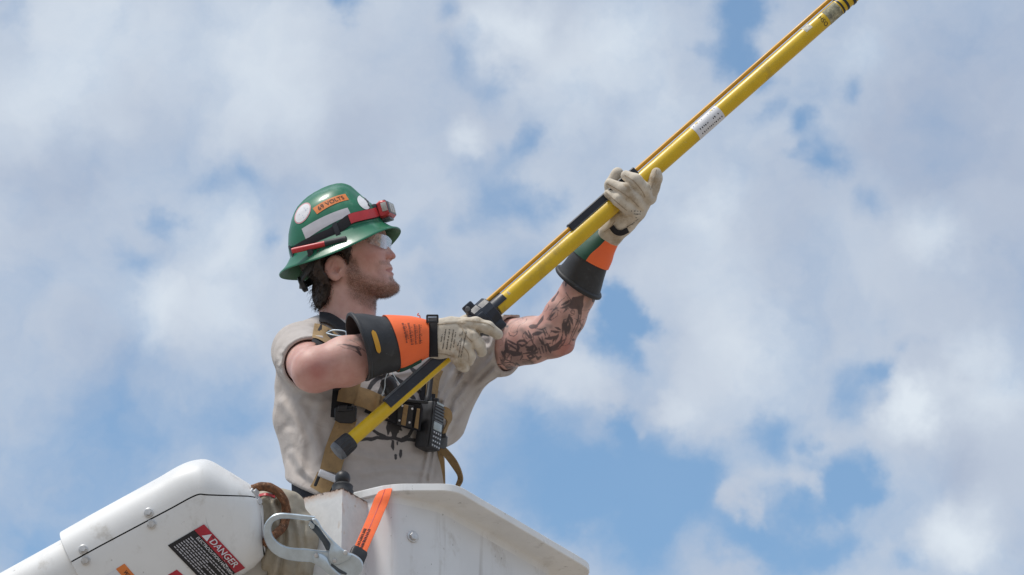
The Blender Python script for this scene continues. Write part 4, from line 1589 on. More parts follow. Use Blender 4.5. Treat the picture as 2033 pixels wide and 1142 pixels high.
INKR = [([(100, 545), (170, 580), (250, 590), (320, 620), (360, 640), (405, 680)], [.3, .5, .5, .8, 1.6, 2.0]), ([(160, 530), (240, 540), (330, 565), (400, 600)], [1.2, 1.4, 1.8, 1.4]), ([(60, 540), (170, 520), (250, 540)], [.3, .4, .6]), ([(330, 570), (370, 560), (440, 605), (480, 640)], [1.4, 1.2, 1.0, .8]), ([(240, 460), (330, 500), (420, 560)], .4), ([(350, 590), (385, 640), (405, 685)], [2.0, 2.2, 1.0])]
SHR = [([(330, 450), (430, 470), (460, 560)], 6, .9), ([(240, 560), (340, 580)], 4, .8), ([(210, 470), (330, 450)], 3, .35)]
ink = np.full(len(BV), 30.0)
shade = np.zeros(len(BV))
zone = larm_on & (dep < 40)
x_, y_ = px[zone], py[zone]
i_, h_ = np.full(zone.sum(), 30.0), np.zeros(zone.sum())
for ln, w_ in INK:
    w_ = np.asarray(w_) * 1.25 + .15
    i_ = np.minimum(i_, pl2(x_, y_, Z5(ln), w_))
for ln, r_, a_ in SHADE:
    h_ = np.maximum(h_, a_ * np.exp(-(pl2(x_, y_, Z5(ln)) / r_) ** 2))
pz_ = BV[zone]
i_ = np.minimum(i_, np.abs(vnoise(pz_, 14, 12)) * 13 - .6 + 2.2 * (vnoise(pz_, 30, 4) < -.15))        # fine scrolls between the drawn figures
i_ = np.minimum(i_, (.56 - vnoise(pz_, 13, 22)) * 12 + 0)                                             # solid petals
h_ = np.maximum(h_, .62 * ss(-.15, .5, vnoise(pz_, 24, 31)))                                           # grey wash
fade = ss(250, 215, np.linalg.norm(pz_ - LE, axis=1)) * ss(0, 14, np.linalg.norm(pz_ - pt(1132, 694, -112), axis=1))
i_ = np.where(fade > .3, i_, 30.0)
ink[zone], shade[zone] = i_, h_ * fade
zone = (dep < -200) & (px > 650) & (px < 780) & (py < 740)
x_, y_ = px[zone], py[zone]
i_, h_ = np.full(zone.sum(), 30.0), np.zeros(zone.sum())
for ln, w_ in INKR:
    i_ = np.minimum(i_, pl2(x_, y_, Z7(ln), w_))
for ln, r_, a_ in SHR:
    h_ = np.maximum(h_, a_ * np.exp(-(pl2(x_, y_, Z7(ln)) / r_) ** 2))
ink[zone], shade[zone] = i_, h_
obj('body', BV, BF, M['skin'], person, auto=None, attrs={'red': red, 'lip': lip, 'stubble': np.maximum(stub, brow * .75), 'ink': ink, 'shade': shade})

# eyes
for sd_ in (1, -1):
    a = np.linspace(-math.pi / 2, math.pi / 2, 12)
    c = head_p(750.6, 31.5 * sd_, 485)
    V, F = tube([c + HX * 11.3 * math.sin(t) for t in a], [max(.1, 11.3 * math.cos(t)) for t in a], 20)
    e = obj('eye', V, F, M['eye'], person)
    gz = nrm(HX + HU * .12)
    V, F = tube([c + gz * (11.0), c + gz * 11.5, c + gz * 11.7], [5.2, 4.4, .2], 18)
    obj('iris', V, F, M['iris'], e)


# ------------------------------------------------------------------ t-shirt
lo = np.array([pt(515, 0, 0)[0], -330, 571 - 1090])
hi = np.array([pt(1030, 0, 0)[0], 190, 571 - 625])
SV, SF = surface_nets(shirt_sdf, lo, hi, 2.6)
px, py, dep = unpt(SV)
Z8 = lambda l: [(640 + x / 5.71, 720 + y / 5.71) for x, y in l]
PRINT = [([(430, 880), (500, 865), (560, 870), (620, 850), (720, 860), (820, 855), (900, 885), (960, 870), (1090, 885), (1180, 870)], [1.6, 1.8, 2.2, 1.8, 2.0, 1.8, 2.2, 1.8, 2.0, 1.4]), ([(580, 770), (640, 810), (700, 830), (740, 850)], [1.4, 1.8, 1.4, 1.0]), ([(910, 860), (980, 830), (1020, 760), (1060, 700)], [1.2, 1.8, 1.8, 1.4]),
         ([(760, 660), (750, 740), (745, 820)], [2.0, 3.0, .4]), ([(800, 660), (820, 760), (815, 840)], [4.0, 5.6, 2.4]), ([(860, 670), (870, 740), (900, 770)], [3.0, 2.6, .6]), ([(840, 720), (860, 790)], [2.4, .6]), ([(800, 890), (795, 950), (805, 990)], [1.2, 2.0, .5]), ([(850, 905), (850, 930)], [1.0, .6]), ([(890, 1000), (885, 1050), (884, 1080)], [1.4, 1.6, .5]), ([(830, 1050), (832, 1090)], [1.4, 1.2]),
         ([(530, 300), (560, 240), (620, 185), (690, 160)], [2.2, 2.6, 2.4, 2.0]), ([(650, 340), (690, 260), (720, 140), (740, 80)], [2.6, 3.2, 3.4, 3.4]), ([(800, 160), (860, 200), (940, 240), (1020, 230)], [2.4, 2.4, 2.2, 1.6]), ([(1060, 300), (1110, 340), (1130, 420)], [1.8, 2.4, 1.6]), ([(960, 340), (1010, 380), (1040, 410)], [1.6, 2.6, 2.0]), ([(1000, 60), (1060, 110), (1080, 160)], [1.4, 3.0, 1.4]), ([(1150, 230), (1250, 260), (1300, 330)], [1.4, 2.0, 1.6]), ([(700, 380), (760, 330), (840, 300)], [1.4, 2.0, 1.4])]
ink = np.full(len(SV), 40.0)
zone = (dep < torso_depth(SV[:, 2]) + 40) & (px > 690) & (px < 880) & (py > 700) & (py < 930)
for ln, w_ in PRINT:
    ink[zone] = np.minimum(ink[zone], pl2(px[zone], py[zone], Z8(ln), np.asarray(w_) * 1.5 + .6))
shirt = obj('t_shirt', SV, SF, M['shirt'], person, auto=None, attrs={'ink': ink})

# ------------------------------------------------------------------ trousers and boots (inside the bucket below the hips)
def trouser_sdf(p):
    d = torso_sdf(p, -12.0)
    d = smax(d, (p[:, 2] - (571 - 936)) + (p[:, 0] - (585 - CX)) * .36, 3)
    d = smax(d, -(p[:, 2] - (571 - 1180)), 10)
    hipc = lambda sd, yy: pt(735 + sd * 70, yy, -95 - .466 * (yy - 850) + sd * 35)
    for sd in (-1, 1):
        d = smin(d, chain(p, [hipc(sd, 1120), hipc(sd, 1480), hipc(sd, 1850)], [88, 66, 56], 10), 22)
    return d + vnoise(p, 40, 3) * 2.5


lo = np.array([pt(540, 0, 0)[0], -700, 571 - 1880])
hi = np.array([pt(930, 0, 0)[0], 60, 571 - 930])
V, F = surface_nets(trouser_sdf, lo, hi, 5.0)
obj('trousers', V, F, M['trouser'], person, auto=None)
for sd in (-1, 1):
    c = pt(735 + sd * 70, 1940, -95 - .466 * 1090 + sd * 35)
    V, F = surface_nets(lambda p: smin(rcone(p, c + UPL * 110, c + UPL * 20, 58, 55), rcone(p, c + UPL * 10, c + UPL * 4 + FRO * 150, 52, 44), 20), c - 240, c + 240, 7.0)
    obj('boot', V, F, M['sole'], person, auto=None)

# ------------------------------------------------------------------ hair and beard
HAIR = [(709, 470), (708, 492), (707, 514), (702, 528), (697, 524), (692, 516), (682, 513), (668, 514), (658, 521), (653, 532), (656, 550), (664, 564), (668, 576), (667, 590), (660, 608), (647, 618), (634, 615), (626, 606), (622, 590), (614, 575), (602, 560), (594, 535), (590, 505), (588, 470), (600, 440), (640, 410), (700, 408)]


HATO0 = pt(675, 502, 10)
HATU0 = nrm(-math.sin(math.radians(22)) * HX + math.cos(math.radians(22)) * HU)


def hair_sdf(p):
    qq = head_q(p)
    d = head_sdf(p)
    lumps = vnoise(p, 14, 3) * 2.6 + vnoise(p, 7, 5) * 1.2
    back = ss(700, 640, qq[:, 0])
    pol = poly2(qq[:, 0], qq[:, 2], HAIR) + vnoise(p, 9, 11) * 2.5
    d = smax(d - (7.5 + 5.5 * back) + lumps, pol, 4)
    return smax(d, (p - HATO0) @ HATU0 - 8, 3)


lo = np.array([pt(575, 0, 0)[0], -110, 571 - 630])
hi = np.array([pt(712, 0, 0)[0], 140, 571 - 455])
HV, HF = surface_nets(hair_sdf, lo, hi, 2.2)
hair = obj('hair', HV, HF, M['hairm'], person, auto=None)


def normals(V, F):
    n = np.zeros_like(V)
    F = np.asarray(F)
    fn = np.cross(V[F[:, 1]] - V[F[:, 0]], V[F[:, 2]] - V[F[:, 0]])
    for k in range(F.shape[1]):
        np.add.at(n, F[:, k], fn)
    return nrm(n)


def strands(roots, nors, length, width, flow, curl, name, mat, parent, segs=4):
    """tapered locks, three sides each"""
    mb_V, mb_F = [], []
    nn = 0
    for r, n in zip(roots, nors):
        L = length * rng.uniform(.55, 1.25)
        dr = nrm(n * rng.uniform(.35, .8) + flow(r) + rng.normal(0, .25, 3))
        side = nrm(np.cross(dr, n) + 1e-6)
        ph = rng.uniform(0, 6.28)
        P = []
        p = r - n * 1.0
        for k in range(segs + 1):
            t = k / segs
            P.append(p.copy())
            bend = nrm(dr + side * curl * math.sin(ph + 4 * t) + np.cross(side, dr) * curl * math.cos(ph + 4 * t) - n * .5 * t)
            p = p + bend * L / segs
        for k in range(segs + 1):
            w = width * (1 - .85 * k / segs)
            for a in (0, 2.1, 4.2):
                mb_V.append(P[k] + side * math.cos(a) * w + n * math.sin(a) * w)
        for k in range(segs):
            for a in range(3):
                b = (a + 1) % 3
                mb_F.append([nn + k * 3 + a, nn + k * 3 + b, nn + k * 3 + 3 + b, nn + k * 3 + 3 + a])
        nn += 3 * (segs + 1)
    o = obj(name, np.array(mb_V), mb_F, mat, parent, auto=None)
    o['kind'] = 'stuff'
    return o


hn = normals(HV, HF)
qh = head_q(HV)
pxh, pyh, _ = unpt(HV)
ok = (pyh > 485) | (qh[:, 0] > 690)
ok &= (HV - HATO0) @ HATU0 < -4
idx = np.flatnonzero(ok & (np.abs(qh[:, 1]) > 20))
idx = rng.choice(idx, 3200, replace=False)
strands(HV[idx], hn[idx], 16, .62, lambda r: nrm(-HU * 1.0 - HX * .35), .7, 'hair_lock', M['hairm'], hair)
bn = normals(BV, BF)
w_ = stub ** 1.5 * np.where(qx > 755, .35 + .65 * (qy > 556), 1)
cand = np.flatnonzero(w_ > .12)
idx = rng.choice(cand, 5200, replace=True, p=w_[cand] / w_[cand].sum())
jit = rng.normal(0, .8, (len(idx), 3))
bd = strands(BV[idx] + jit, bn[idx], 5.2, .21, lambda r: nrm(-HU * .8 + HX * .35), .35, 'beard', M['beardm'], person, 3)
idx = np.flatnonzero(brow > .5)
idx = rng.choice(idx, min(260, len(idx)), replace=False)
strands(BV[idx], bn[idx], 6.0, .3, lambda r: nrm(-HX * .9 + HU * .2), .1, 'eyebrow', M['hairm'], person, 3)

# ------------------------------------------------------------------ yellow telescoping stick
def pole_c(x, off=0.0, dd=0.0):
    """axis at photograph column x, shifted off mm up-left across it"""
    x = np.asarray(x, float)
    y = 244.7 - (x - 1402.7) * .880
    return pt(x - .66 * off, y - .75 * off, -312 + (x - 918) * .343 + dd)


POLE_U = nrm(pole_c(1400.) - pole_c(1000.))
POLE_N = nrm(np.array([-.66, 0, .75]) - POLE_U * (np.array([-.66, 0, .75]) @ POLE_U))
POLE_F = np.cross(POLE_U, POLE_N)
if POLE_F[1] > 0:
    POLE_F = -POLE_F                                 # towards the camera
pole = thing('hot_stick', 'long yellow telescoping pole held in both gloved hands, running off to the upper right', 'pole', pole_c(672.))
V, F = tube(np.array([pole_c(x) for x in np.linspace(985, 1960, 14)]), 16.2, 40)
obj('upper_tube', V, F, M['yellow'], pole, auto=60)
V, F = tube(np.array([pole_c(x, -6) for x in np.linspace(686, 960, 8)]), 13.4, 36)
obj('lower_tube', V, F, M['yellow'], pole, auto=60)
# ribbed rubber foot
a = np.linspace(0, 2 * math.pi, 72, endpoint=False)
rib = 1 + .045 * np.sign(np.sin(a * 12))
capr = []
for x, r, rb in ((668.5, 13.5, 0), (668.8, 17.4, .2), (672, 18.3, 1), (688, 18.0, 1), (693, 17.2, .6), (694.5, 15.5, 0), (694.6, 13.0, 0)):
    k = 1 + (rib - 1) * rb
    capr.append(pole_c(x, -6) + (np.cos(a) * k)[:, None] * POLE_N * r + (np.sin(a) * k)[:, None] * POLE_F * r)
V, F = fix_out(*loft(capr))
obj('end_cap', V, F, M['rubber'], pole, auto=35)
V, F = tube(np.array([pole_c(x, -6) for x in (663.5, 664, 668, 671, 671.2)]), [15.5, 17.0, 18.8, 18.8, 15], 48)
obj('cap_rim', V, F, M['plastic_grey'], pole, auto=60)
# black channel along the lower tube
chp = [(-10, 0), (-10, 13), (-8.5, 15.5), (7, 16.5), (11, 14.5), (12, 9), (11.5, 0)]
V, F = loft([pole_c(x) + np.array(chp)[:, :1] * POLE_N + np.array(chp)[:, 1:] * POLE_F for x in (767, 768, 920, 921)])
obj('grip_channel', *fix_out(V, F), M['navy'], pole, auto=30)
V, F = loft([pole_c(x) + np.array([(8.2, 3), (8.2, 17.2), (11.6, 15.6), (12.6, 9), (12.6, 3)])[:, :1] * POLE_N + np.array([(8.2, 3), (8.2, 17.2), (11.6, 15.6), (12.6, 9), (12.6, 3)])[:, 1:] * POLE_F for x in (768.5, 919)])
obj('channel_edge', *fix_out(V, F), M['plastic_grey'], pole, auto=30)
# clamp collar
V, F = tube(np.array([pole_c(x) for x in (928, 929, 944, 947, 952)]), [17, 20, 23, 27, 27], 36)
obj('collar_sleeve', V, F, M['navy'], pole, auto=35)
V, F = tube(np.array([pole_c(x, 2) for x in (948, 949.5, 962, 964, 978, 979.5)]), [31, 33.5, 33.5, 31, 31, 29], 14)
obj('clamp', V, F, M['navy'], pole, auto=25)
for x, off, dd, s in ((955, 34, -6, 11), (972, -30, -12, 9), (958, 6, -32, 8)):
    V, F = box(pole_c(x, off, dd), POLE_U, POLE_N, POLE_F, 10, s, 11, 3)
    obj('clamp_lug', V, F, M['navy'], pole, auto=30)
V, F = cyl(pole_c(952.5, 36, -20), pole_c(952.5, 36, -4), 5.2, 14, bev=1)
obj('clamp_screw', V, F, M['plastic_grey'], pole)
V, F = loft([pole_c(x) + 18.6 * (np.cos(t)[:, None] * POLE_N + np.sin(t)[:, None] * POLE_F) for t in [np.linspace(-1.1, 1.55, 18)] for x in (976, 1003)] , closed=False, cap=(False, False))
V2 = V.copy()
ax_ = pole_c(990.)
rad = V2 - ax_ - ((V2 - ax_) @ POLE_U)[:, None] * POLE_U
V2 = V2 - nrm(rad) * 2.6
R0 = [np.vstack([V[:18], V2[:18][::-1]]), np.vstack([V[18:], V2[18:][::-1]])]
obj('half_sleeve', *fix_out(*loft(R0)), M['navy'], pole, auto=35)
# thin operating rod with its guide
V, F = tube(np.array([pole_c(x, 22.5) for x in np.linspace(955, 1960, 10)]), 4.3, 16)
obj('operating_rod', V, F, M['amber'], pole)
gd = [(-8.5, -8), (8.5, -8), (9.5, -5), (9.5, 6), (7.5, 9), (-7.0, 9), (-9.5, 6.5), (-9.5, -5)]
gd = np.array(gd)
ring = lambda x, k=1.0: pole_c(x, 21.5) + gd[:, :1] * k * POLE_N + gd[:, 1:] * k * POLE_F
V, F = loft([ring(1145.5, .9), ring(1146.5), ring(1275), ring(1276, .9)])
obj('rod_guide', *fix_out(V, F), M['navy'], pole, auto=28)
gl = np.array([(-9.9, 4), (-7.2, 9.5), (-5, 9.7), (-5, 8)])
V, F = loft([pole_c(x, 21.5) + gl[:, :1] * POLE_N + gl[:, 1:] * POLE_F for x in (1147, 1275)])
obj('guide_edge', *fix_out(V, F), M['plastic_grey'], pole, auto=28)


def on_pole(s, ang, r=16.2):
    """s = photograph column, ang = degrees round from the camera side towards the upper edge"""
    s, ang = np.broadcast_arrays(np.asarray(s, float), np.radians(ang))
    c = np.stack([pole_c(x) for x in s.ravel()]).reshape(*s.shape, 3)
    return c + r * (np.cos(ang)[..., None] * POLE_F + np.sin(ang)[..., None] * POLE_N)


def pole_patch(x0, x1, a0, a1, r, name, mat, nx=6, na=16, label=None, skew=0):
    X, A = np.meshgrid(np.linspace(x0, x1, nx), np.linspace(a0, a1, na), indexing='ij')
    P = on_pole(X, A, r)
    F = [[i * na + j, (i + 1) * na + j, (i + 1) * na + j + 1, i * na + j + 1] for i in range(nx - 1) for j in range(na - 1)]
    P = P.reshape(-1, 3)
    a, b, c = P[F[0][0]], P[F[0][1]], P[F[0][2]]
    mid = pole_c((x0 + x1) / 2)
    if np.cross(b - a, c - a) @ (a - mid) < 0:
        F = [f[::-1] for f in F]
    return obj(name, P, F, mat, pole, label=label)


lb = pole_patch(1378, 1427.5, -88, 84, 16.55, 'instruction_label', M['sticker'], label='white sticker with small markings')
rr = random.Random(3)
mb = MB()
for ang, hh, ws in ((44, 4, (2, 3.4)), (-8, 9, (1.6, 2.4)), (-42, 10, (1.5, 2.6))):
    x = 1381.
    while x < 1423:
        w_ = rr.uniform(*ws) * .75
        if rr.random() < .8:
            q = on_pole([x, x + w_, x + w_, x], [ang + rr.uniform(-4, 4), ang, ang + hh, ang + hh + rr.uniform(-3, 3)], 16.9)
            mb.add(q, [[0, 1, 2, 3]])
        x += w_ + rr.uniform(1.2, 2.6)
V, F = mb.out()
o_ = obj('printed_marks', V, F, M['navy'], lb, smooth=False)
o_['kind'] = 'stuff'
for x_ in (1387, 1416):
    V, F = on_pole([x_, x_ + 4, x_ + 4, x_], [46, 46, 60, 60], 16.85), [[0, 1, 2, 3]]
    obj('yellow_mark', V, F, M['yellow'], lb, smooth=False)
# lettering across the tube near the top, grey patch and black bands
V, F = text_tris('HSO', 13.5, .95, bold=.012)
P = on_pole(1630 + V[:, 1] * .66 * -1 * -1, -(V[:, 0]) / 16.2 * 57.3 - 4, 16.6)
obj('lettering', P, F, M['black_st'], pole, smooth=False)
pole_patch(1638, 1662, -85, 60, 16.5, 'grey_patch', material('worn_label', (.33, .31, .21), .7, var=.45, vscale=160, dirt_haze=((.12, .12, .10), .4, 120)), label='worn grey label')
pole_patch(1600, 1612, 15, 80, 16.5, 'worn_patch', material('worn_paint', (.60, .57, .48), .7, var=.3, vscale=160), label='scuffed pale patch')
for x0, w_, r in ((1664, 3, 17.2), (1672, 4, 17.2), (1684, 5, 17.6), (1700, 4, 17.6)):
    V, F = tube(np.array([pole_c(x) for x in (x0, x0 + .3, x0 + w_ - .3, x0 + w_)]), [16.1, r, r, 16.1], 36)
    obj('band', V, F, M['plastic'], pole, auto=30)
V, F = text_tris('8', 11, 1.0)
P = on_pole(1011 + V[:, 0] * .7, V[:, 1] / 16.2 * 57.3 + 22, 16.55)
obj('lettering', P, F, M['reflect'], pole, smooth=False)

# ------------------------------------------------------------------ gloves
ZG = lambda l: [(840 + x / 7.139, 590 + y / 7.139) for x, y in l]


def flat(p, d0, k):
    q = p.copy()
    q[:, 1] = d0 + (q[:, 1] - d0) * k
    return q


def rglove_sdf(p):
    q = flat(p, -346, 1.75)
    d = chain(q, P3([(838, 672, -346), (872, 673, -346), (902, 668, -346), (928, 664, -346)]), [34, 36, 37, 28], 10) / 1.25
    d = smin(d, chain(p, P3([(924, 645, -352), (945, 643, -357), (968, 650, -358), (988, 664, -350)]), [14, 13, 12.3, 10], 5), 6)
    d = smin(d, chain(p, P3([(920, 662, -356), (938, 669, -363), (950, 683, -360), (956, 699, -342)]), [14.5, 13.5, 12.5, 10.5], 5), 4)
    d = smin(d, chain(p, P3([(908, 678, -356), (924, 690, -363), (932, 705, -357), (930, 717, -338)]), [14.5, 13.5, 12.5, 10.5], 5), 4)
    d = smin(d, chain(p, P3([(898, 690, -350), (908, 708, -352), (917, 724, -346), (922, 729, -336)]), [14, 14, 12.5, 10.5], 5), 4)
    d = smin(d, chain(p, P3([(880, 655, -336), (902, 652, -306), (925, 640, -286), (948, 628, -280)]), [18, 15, 13, 11], 6), 8)      # thumb, behind the pole
    px, py, dep = unpt(p)
    w = 0
    for ln, a, hw in ((ZG([(530, 330), (600, 420), (690, 520)]), -1.6, 2.6), (ZG([(300, 350), (500, 340)]), -.9, 2.2), (ZG([(760, 470), (830, 545), (900, 610)]), 4.0, 2.8), (ZG([(700, 620), (740, 760), (760, 800)]), 2.2, 2.2), (ZG([(600, 840), (650, 960), (640, 1020)]), 1.8, 2.2),
                      (ZG([(380, 840), (480, 860), (560, 900)]), 1.6, 3), (ZG([(220, 760), (330, 830)]), 1.2, 4), (ZG([(760, 400), (850, 400), (960, 470)]), -.8, 2.2), (ZG([(640, 700), (740, 780)]), 1.0, 3), (ZG([(230, 480), (260, 700)]), .7, 3)):
        w = w + a * np.exp(-(pl2(px, py, ln) / hw) ** 2)
    d = d + np.where(dep < -335, w, 0) + vnoise(p, 17, 4) * .9 + vnoise(p, 7, 2) * .35
    d = smax(d, (571 + 0 * px) * 0 - (px - 842), 2)
    return d


def lglove_sdf(p):
    d = chain(p, P3([(1199, 487, -158), (1212, 466, -166), (1234, 440, -176), (1258, 417, -186)]), [19, 22, 26, 25], 10)
    d = smin(d, chain(p, P3([(1236, 436, -170), (1262, 410, -178), (1284, 388, -184)]), [24, 22, 17], 8), 8)
    d = smin(d, chain(p, P3([(1258, 423, -200), (1246, 412, -224), (1228, 396, -232), (1207, 385, -222)]), [13, 13, 12.5, 8.8], 5), 4)
    d = smin(d, chain(p, P3([(1270, 408, -200), (1260, 394, -226), (1240, 377, -234), (1211, 364, -222)]), [13, 13, 12.8, 8.8], 5), 3.5)
    d = smin(d, chain(p, P3([(1284, 392, -198), (1278, 376, -222), (1262, 359, -232), (1243, 349, -222)]), [14, 13.5, 13, 10.2], 5), 3.5)
    d = smin(d, chain(p, P3([(1290, 392, -188), (1296, 372, -196), (1302, 354, -198), (1303, 344, -198)]), [14, 13.5, 12.5, 10.5], 5), 4)
    d = smin(d, chain(p, P3([(1225, 432, -168), (1213, 402, -168), (1215, 368, -172), (1226, 343, -180)]), [20, 15, 14, 11], 6), 8)       # thumb, behind
    d = smin(d, chain(p, P3([(1206, 458, -180), (1224, 440, -190), (1243, 424, -200)]), [14, 15, 12], 6), 8)
    px, py, dep = unpt(p)
    w = 0
    Z = lambda l: [(1120 + x / 6.343, 310 + y / 6.343) for x, y in l]
    for ln, a, hw in ((Z([(690, 700), (760, 760), (840, 740)]), 2.4, 2.6), (Z([(640, 860), (740, 800)]), 1.2, 2.5), (Z([(860, 580), (980, 700)]), 1.2, 2.4), (Z([(960, 480), (1040, 540)]), 1.4, 2.2), (Z([(1090, 440), (1120, 500)]), 1.4, 2.2), (Z([(700, 780), (820, 800)]), -1, 2.5), (Z([(560, 980), (640, 880)]), .9, 2.5)):
        w = w + a * np.exp(-(pl2(px, py, ln) / hw) ** 2)
    return d + np.where(dep < -170, w, 0) + vnoise(p, 16, 7) * .8 + vnoise(p, 7, 3) * .35


def ring_at(c, nv, r, seg=48, sq=1.0):
    nv = nrm(nv)
    u = nrm(np.array([0, 0, 1.0]) - nv * nv[2])
    v = np.cross(nv, u)
    a = np.linspace(0, 2 * math.pi, seg, endpoint=False)
    return np.asarray(c) + r * (np.cos(a)[:, None] * u + sq * np.sin(a)[:, None] * v)


def sleeve(name, secs, th, mat, parent, seg=48, arc=None, lipr=0.0, amp=0.0):
    """open tube with wall thickness; secs = (centre, axis, radius)"""
    outer = [ring_at(c, n, r, seg) for c, n, r in secs]
    inner = [ring_at(c, n, r - th, seg) for c, n, r in secs]
    if amp:
        for R in (outer, inner):
            for i in range(len(R)):
                c = secs[i][0]
                k = 1 + amp * vnoise(R[i], 38, 5) + amp * .4 * vnoise(R[i], 15, 3)
                R[i] = c + (R[i] - c) * k[:, None]
    if arc:
        i0, i1 = arc
        outer = [r[i0:i1] for r in outer]
        inner = [r[i0:i1] for r in inner]
        V, F = loft([np.vstack([o, i[::-1]]) for o, i in zip(outer, inner)])
    else:
        V, F = loft(outer + inner[::-1] + [outer[0]], cap=(False, False))
    V, F = fix_out(V, F)
    return obj(name, V, F, mat, parent, auto=45)


def interp_secs(keys, n):
    t = np.linspace(0, 1, len(keys))
    s = np.linspace(0, 1, n)
    C = resample(np.array([np.concatenate([k[0], k[1], [k[2]]]) for k in keys]), n)
    return [(c[:3], nrm(c[3:6]), c[6]) for c in C]


# near glove
g1 = thing('work_glove', 'tan leather glove with orange and black rubber cuffs, lower on the pole', 'glove', pt(770, 740, -350), group=None)
lo, hi = np.array([pt(835, 0, 0)[0] - 10, -400, 571 - 748]), np.array([pt(1008, 0, 0)[0], -255, 571 - 612])
V, F = surface_nets(rglove_sdf, lo, hi, 1.6)
obj('leather_hand', V, F, M['leather'], g1, auto=None)
ax1 = nrm([.93, .27, .25])
keys = [(pt(711, 689, -386), ax1, 65), (pt(728, 686, -380), ax1, 62), (pt(748, 683, -372), ax1, 58), (pt(776, 681, -362), ax1, 53.5), (pt(800, 679, -356), nrm([.97, .2, .1]), 50)]
sleeve('rubber_cuff', interp_secs(keys, 14), 3.2, M['rubber'], g1, amp=.04)
V, F = loft([ring_at(pt(711, 689, -386) + ax1 * dx, ax1, r) for dx, r in ((-2, 64), (-1, 67), (3, 67.5), (6, 65.5))] + [ring_at(pt(711, 689, -386) + ax1 * dx, ax1, r) for dx, r in ((6, 61), (-2, 61.2), (-2, 64))], cap=(False, False))
obj('rolled_rim', *fix_out(V, F), M['rubber'], g1, auto=60)
keys = [(pt(776, 680.5, -362), ax1, 55.5), (pt(790, 679.5, -358), nrm([.95, .24, .18]), 53.5), (pt(815, 677, -353), nrm([.98, .18, .06]), 48), (pt(836, 675, -349), nrm([1, .1, 0]), 41), (pt(851, 673, -347), nrm([1, .05, 0]), 35)]
os_ = interp_secs(keys, 22)
# orange back of the cuff, green palm side
seg = 72
sleeve('orange_cuff', os_, 2.4, M['orange_rub'], g1, seg, (0, 73) if False else None, amp=.022)
sleeve('green_edge', [(c, n, r * .985 + .2) for c, n, r in interp_secs([(k[0] + np.array([0, 0, -3.2]), k[1], k[2]) for k in keys[:4]], 12)], 2.0, M['green_rub'], g1, seg, (30, 44), amp=.022)


def on_cuff(secs, t, ang, off=0.6):
    """t along 0..1, ang degrees from the top edge round the camera side"""
    t, ang = np.broadcast_arrays(np.asarray(t, float), np.radians(ang))
    out = []
    for a_, b_ in zip(t.ravel(), ang.ravel()):
        f_ = a_ * (len(secs) - 1)
        i = int(min(f_, len(secs) - 2))
        f_ -= i
        c = secs[i][0] * (1 - f_) + secs[i + 1][0] * f_
        n = nrm(secs[i][1] * (1 - f_) + secs[i + 1][1] * f_)
        r = secs[i][2] * (1 - f_) + secs[i + 1][2] * f_
        u = nrm(np.array([0, 0, 1.0]) - n * n[2])
        v = np.cross(n, u)
        if v[1] > 0:
            v = -v
        out.append(c + (r + off) * (math.cos(b_) * u + math.sin(b_) * v))
    out = np.array(out).reshape(*t.shape, 3)
    k = 1 + .022 * vnoise(out.reshape(-1, 3), 38, 5) + .0088 * vnoise(out.reshape(-1, 3), 15, 3)
    return out


def facing(P, F):
    a, b, c = P[F[0][0]], P[F[0][1]], P[F[0][2]]
    return [f[::-1] for f in F] if np.cross(b - a, c - a)[1] > 0 else F


rub = interp_secs([(pt(711, 689, -386), ax1, 65), (pt(728, 686, -380), ax1, 62), (pt(748, 683, -372), ax1, 58), (pt(776, 681, -362), ax1, 53.5), (pt(800, 679, -356), nrm([.97, .2, .1]), 50)], 14)
# yellow rating label
n_ = 14
tt = np.linspace(0, 1, n_)
P = []
for t in tt:
    w_ = .058 * math.sqrt(max(0.02, 1 - abs(2 * t - 1) ** 6))
    for s in (-1, 1):
        P.append(on_cuff(rub, .255 + s * w_, 62 + 42 * t, 2.2).reshape(3))
P = np.array(P)
F = [[2 * i, 2 * i + 1, 2 * i + 3, 2 * i + 2] for i in range(n_ - 1)]
obj('rating_label', P, facing(P, F), M['amber'], g1, label='small yellow oval label')
mb = MB()
rr = random.Random(11)
for col in range(4):
    t = .24 + col * .145
    a_ = 48 + rr.uniform(-2, 3)
    end = 92 + rr.uniform(-8, 6)
    while a_ < end:
        h_ = rr.uniform(.9, 2.0)
        q = on_cuff(os_, [t + rr.uniform(-.01, .01), t + .05 + rr.uniform(-.02, .02), t + .045, t], [a_, a_, a_ + h_, a_ + h_], 2.6)
        mb.add(q, [[0, 1, 2, 3]])
        if rr.random() < .5:
            q = on_cuff(os_, [t + .065, t + .10, t + .10, t + .065], [a_, a_, a_ + h_ * .6, a_ + h_ * .6], 2.6)
            mb.add(q, [[0, 1, 2, 3]])
        a_ += h_ + rr.uniform(.8, 2.0)
V, F = mb.out()
o_ = obj('printed_text', V, [facing(V, [f])[0] for f in F], M['print'], g1, smooth=False)
o_['kind'] = 'stuff'
V, F = ribbon_on(rglove_sdf, [(859, 630), (859.5, 650), (860, 680), (861, 709)], 18, -430, -300, .8, 2.2, 26)
obj('wrist_strap', V, F, M['black_web'], g1, auto=40)
bc = pt(858.5, 633.5, -366)
for dz in (6.5, -5.5):
    V, F = box(bc + np.array([0, -4, dz]), [1, 0, 0], [0, 1, 0], [0, 0, 1], 11, 4, 2.2, 1.2)
    obj('buckle_bar', V, F, M['plastic'], g1)
for sx in (-1, 1):
    V, F = box(bc + np.array([sx * 10, -4, 0]), [1, 0, 0], [0, 1, 0], [0, 0, 1], 1.8, 3.6, 7.2, .8)
    obj('buckle_bar', V, F, M['plastic'], g1)
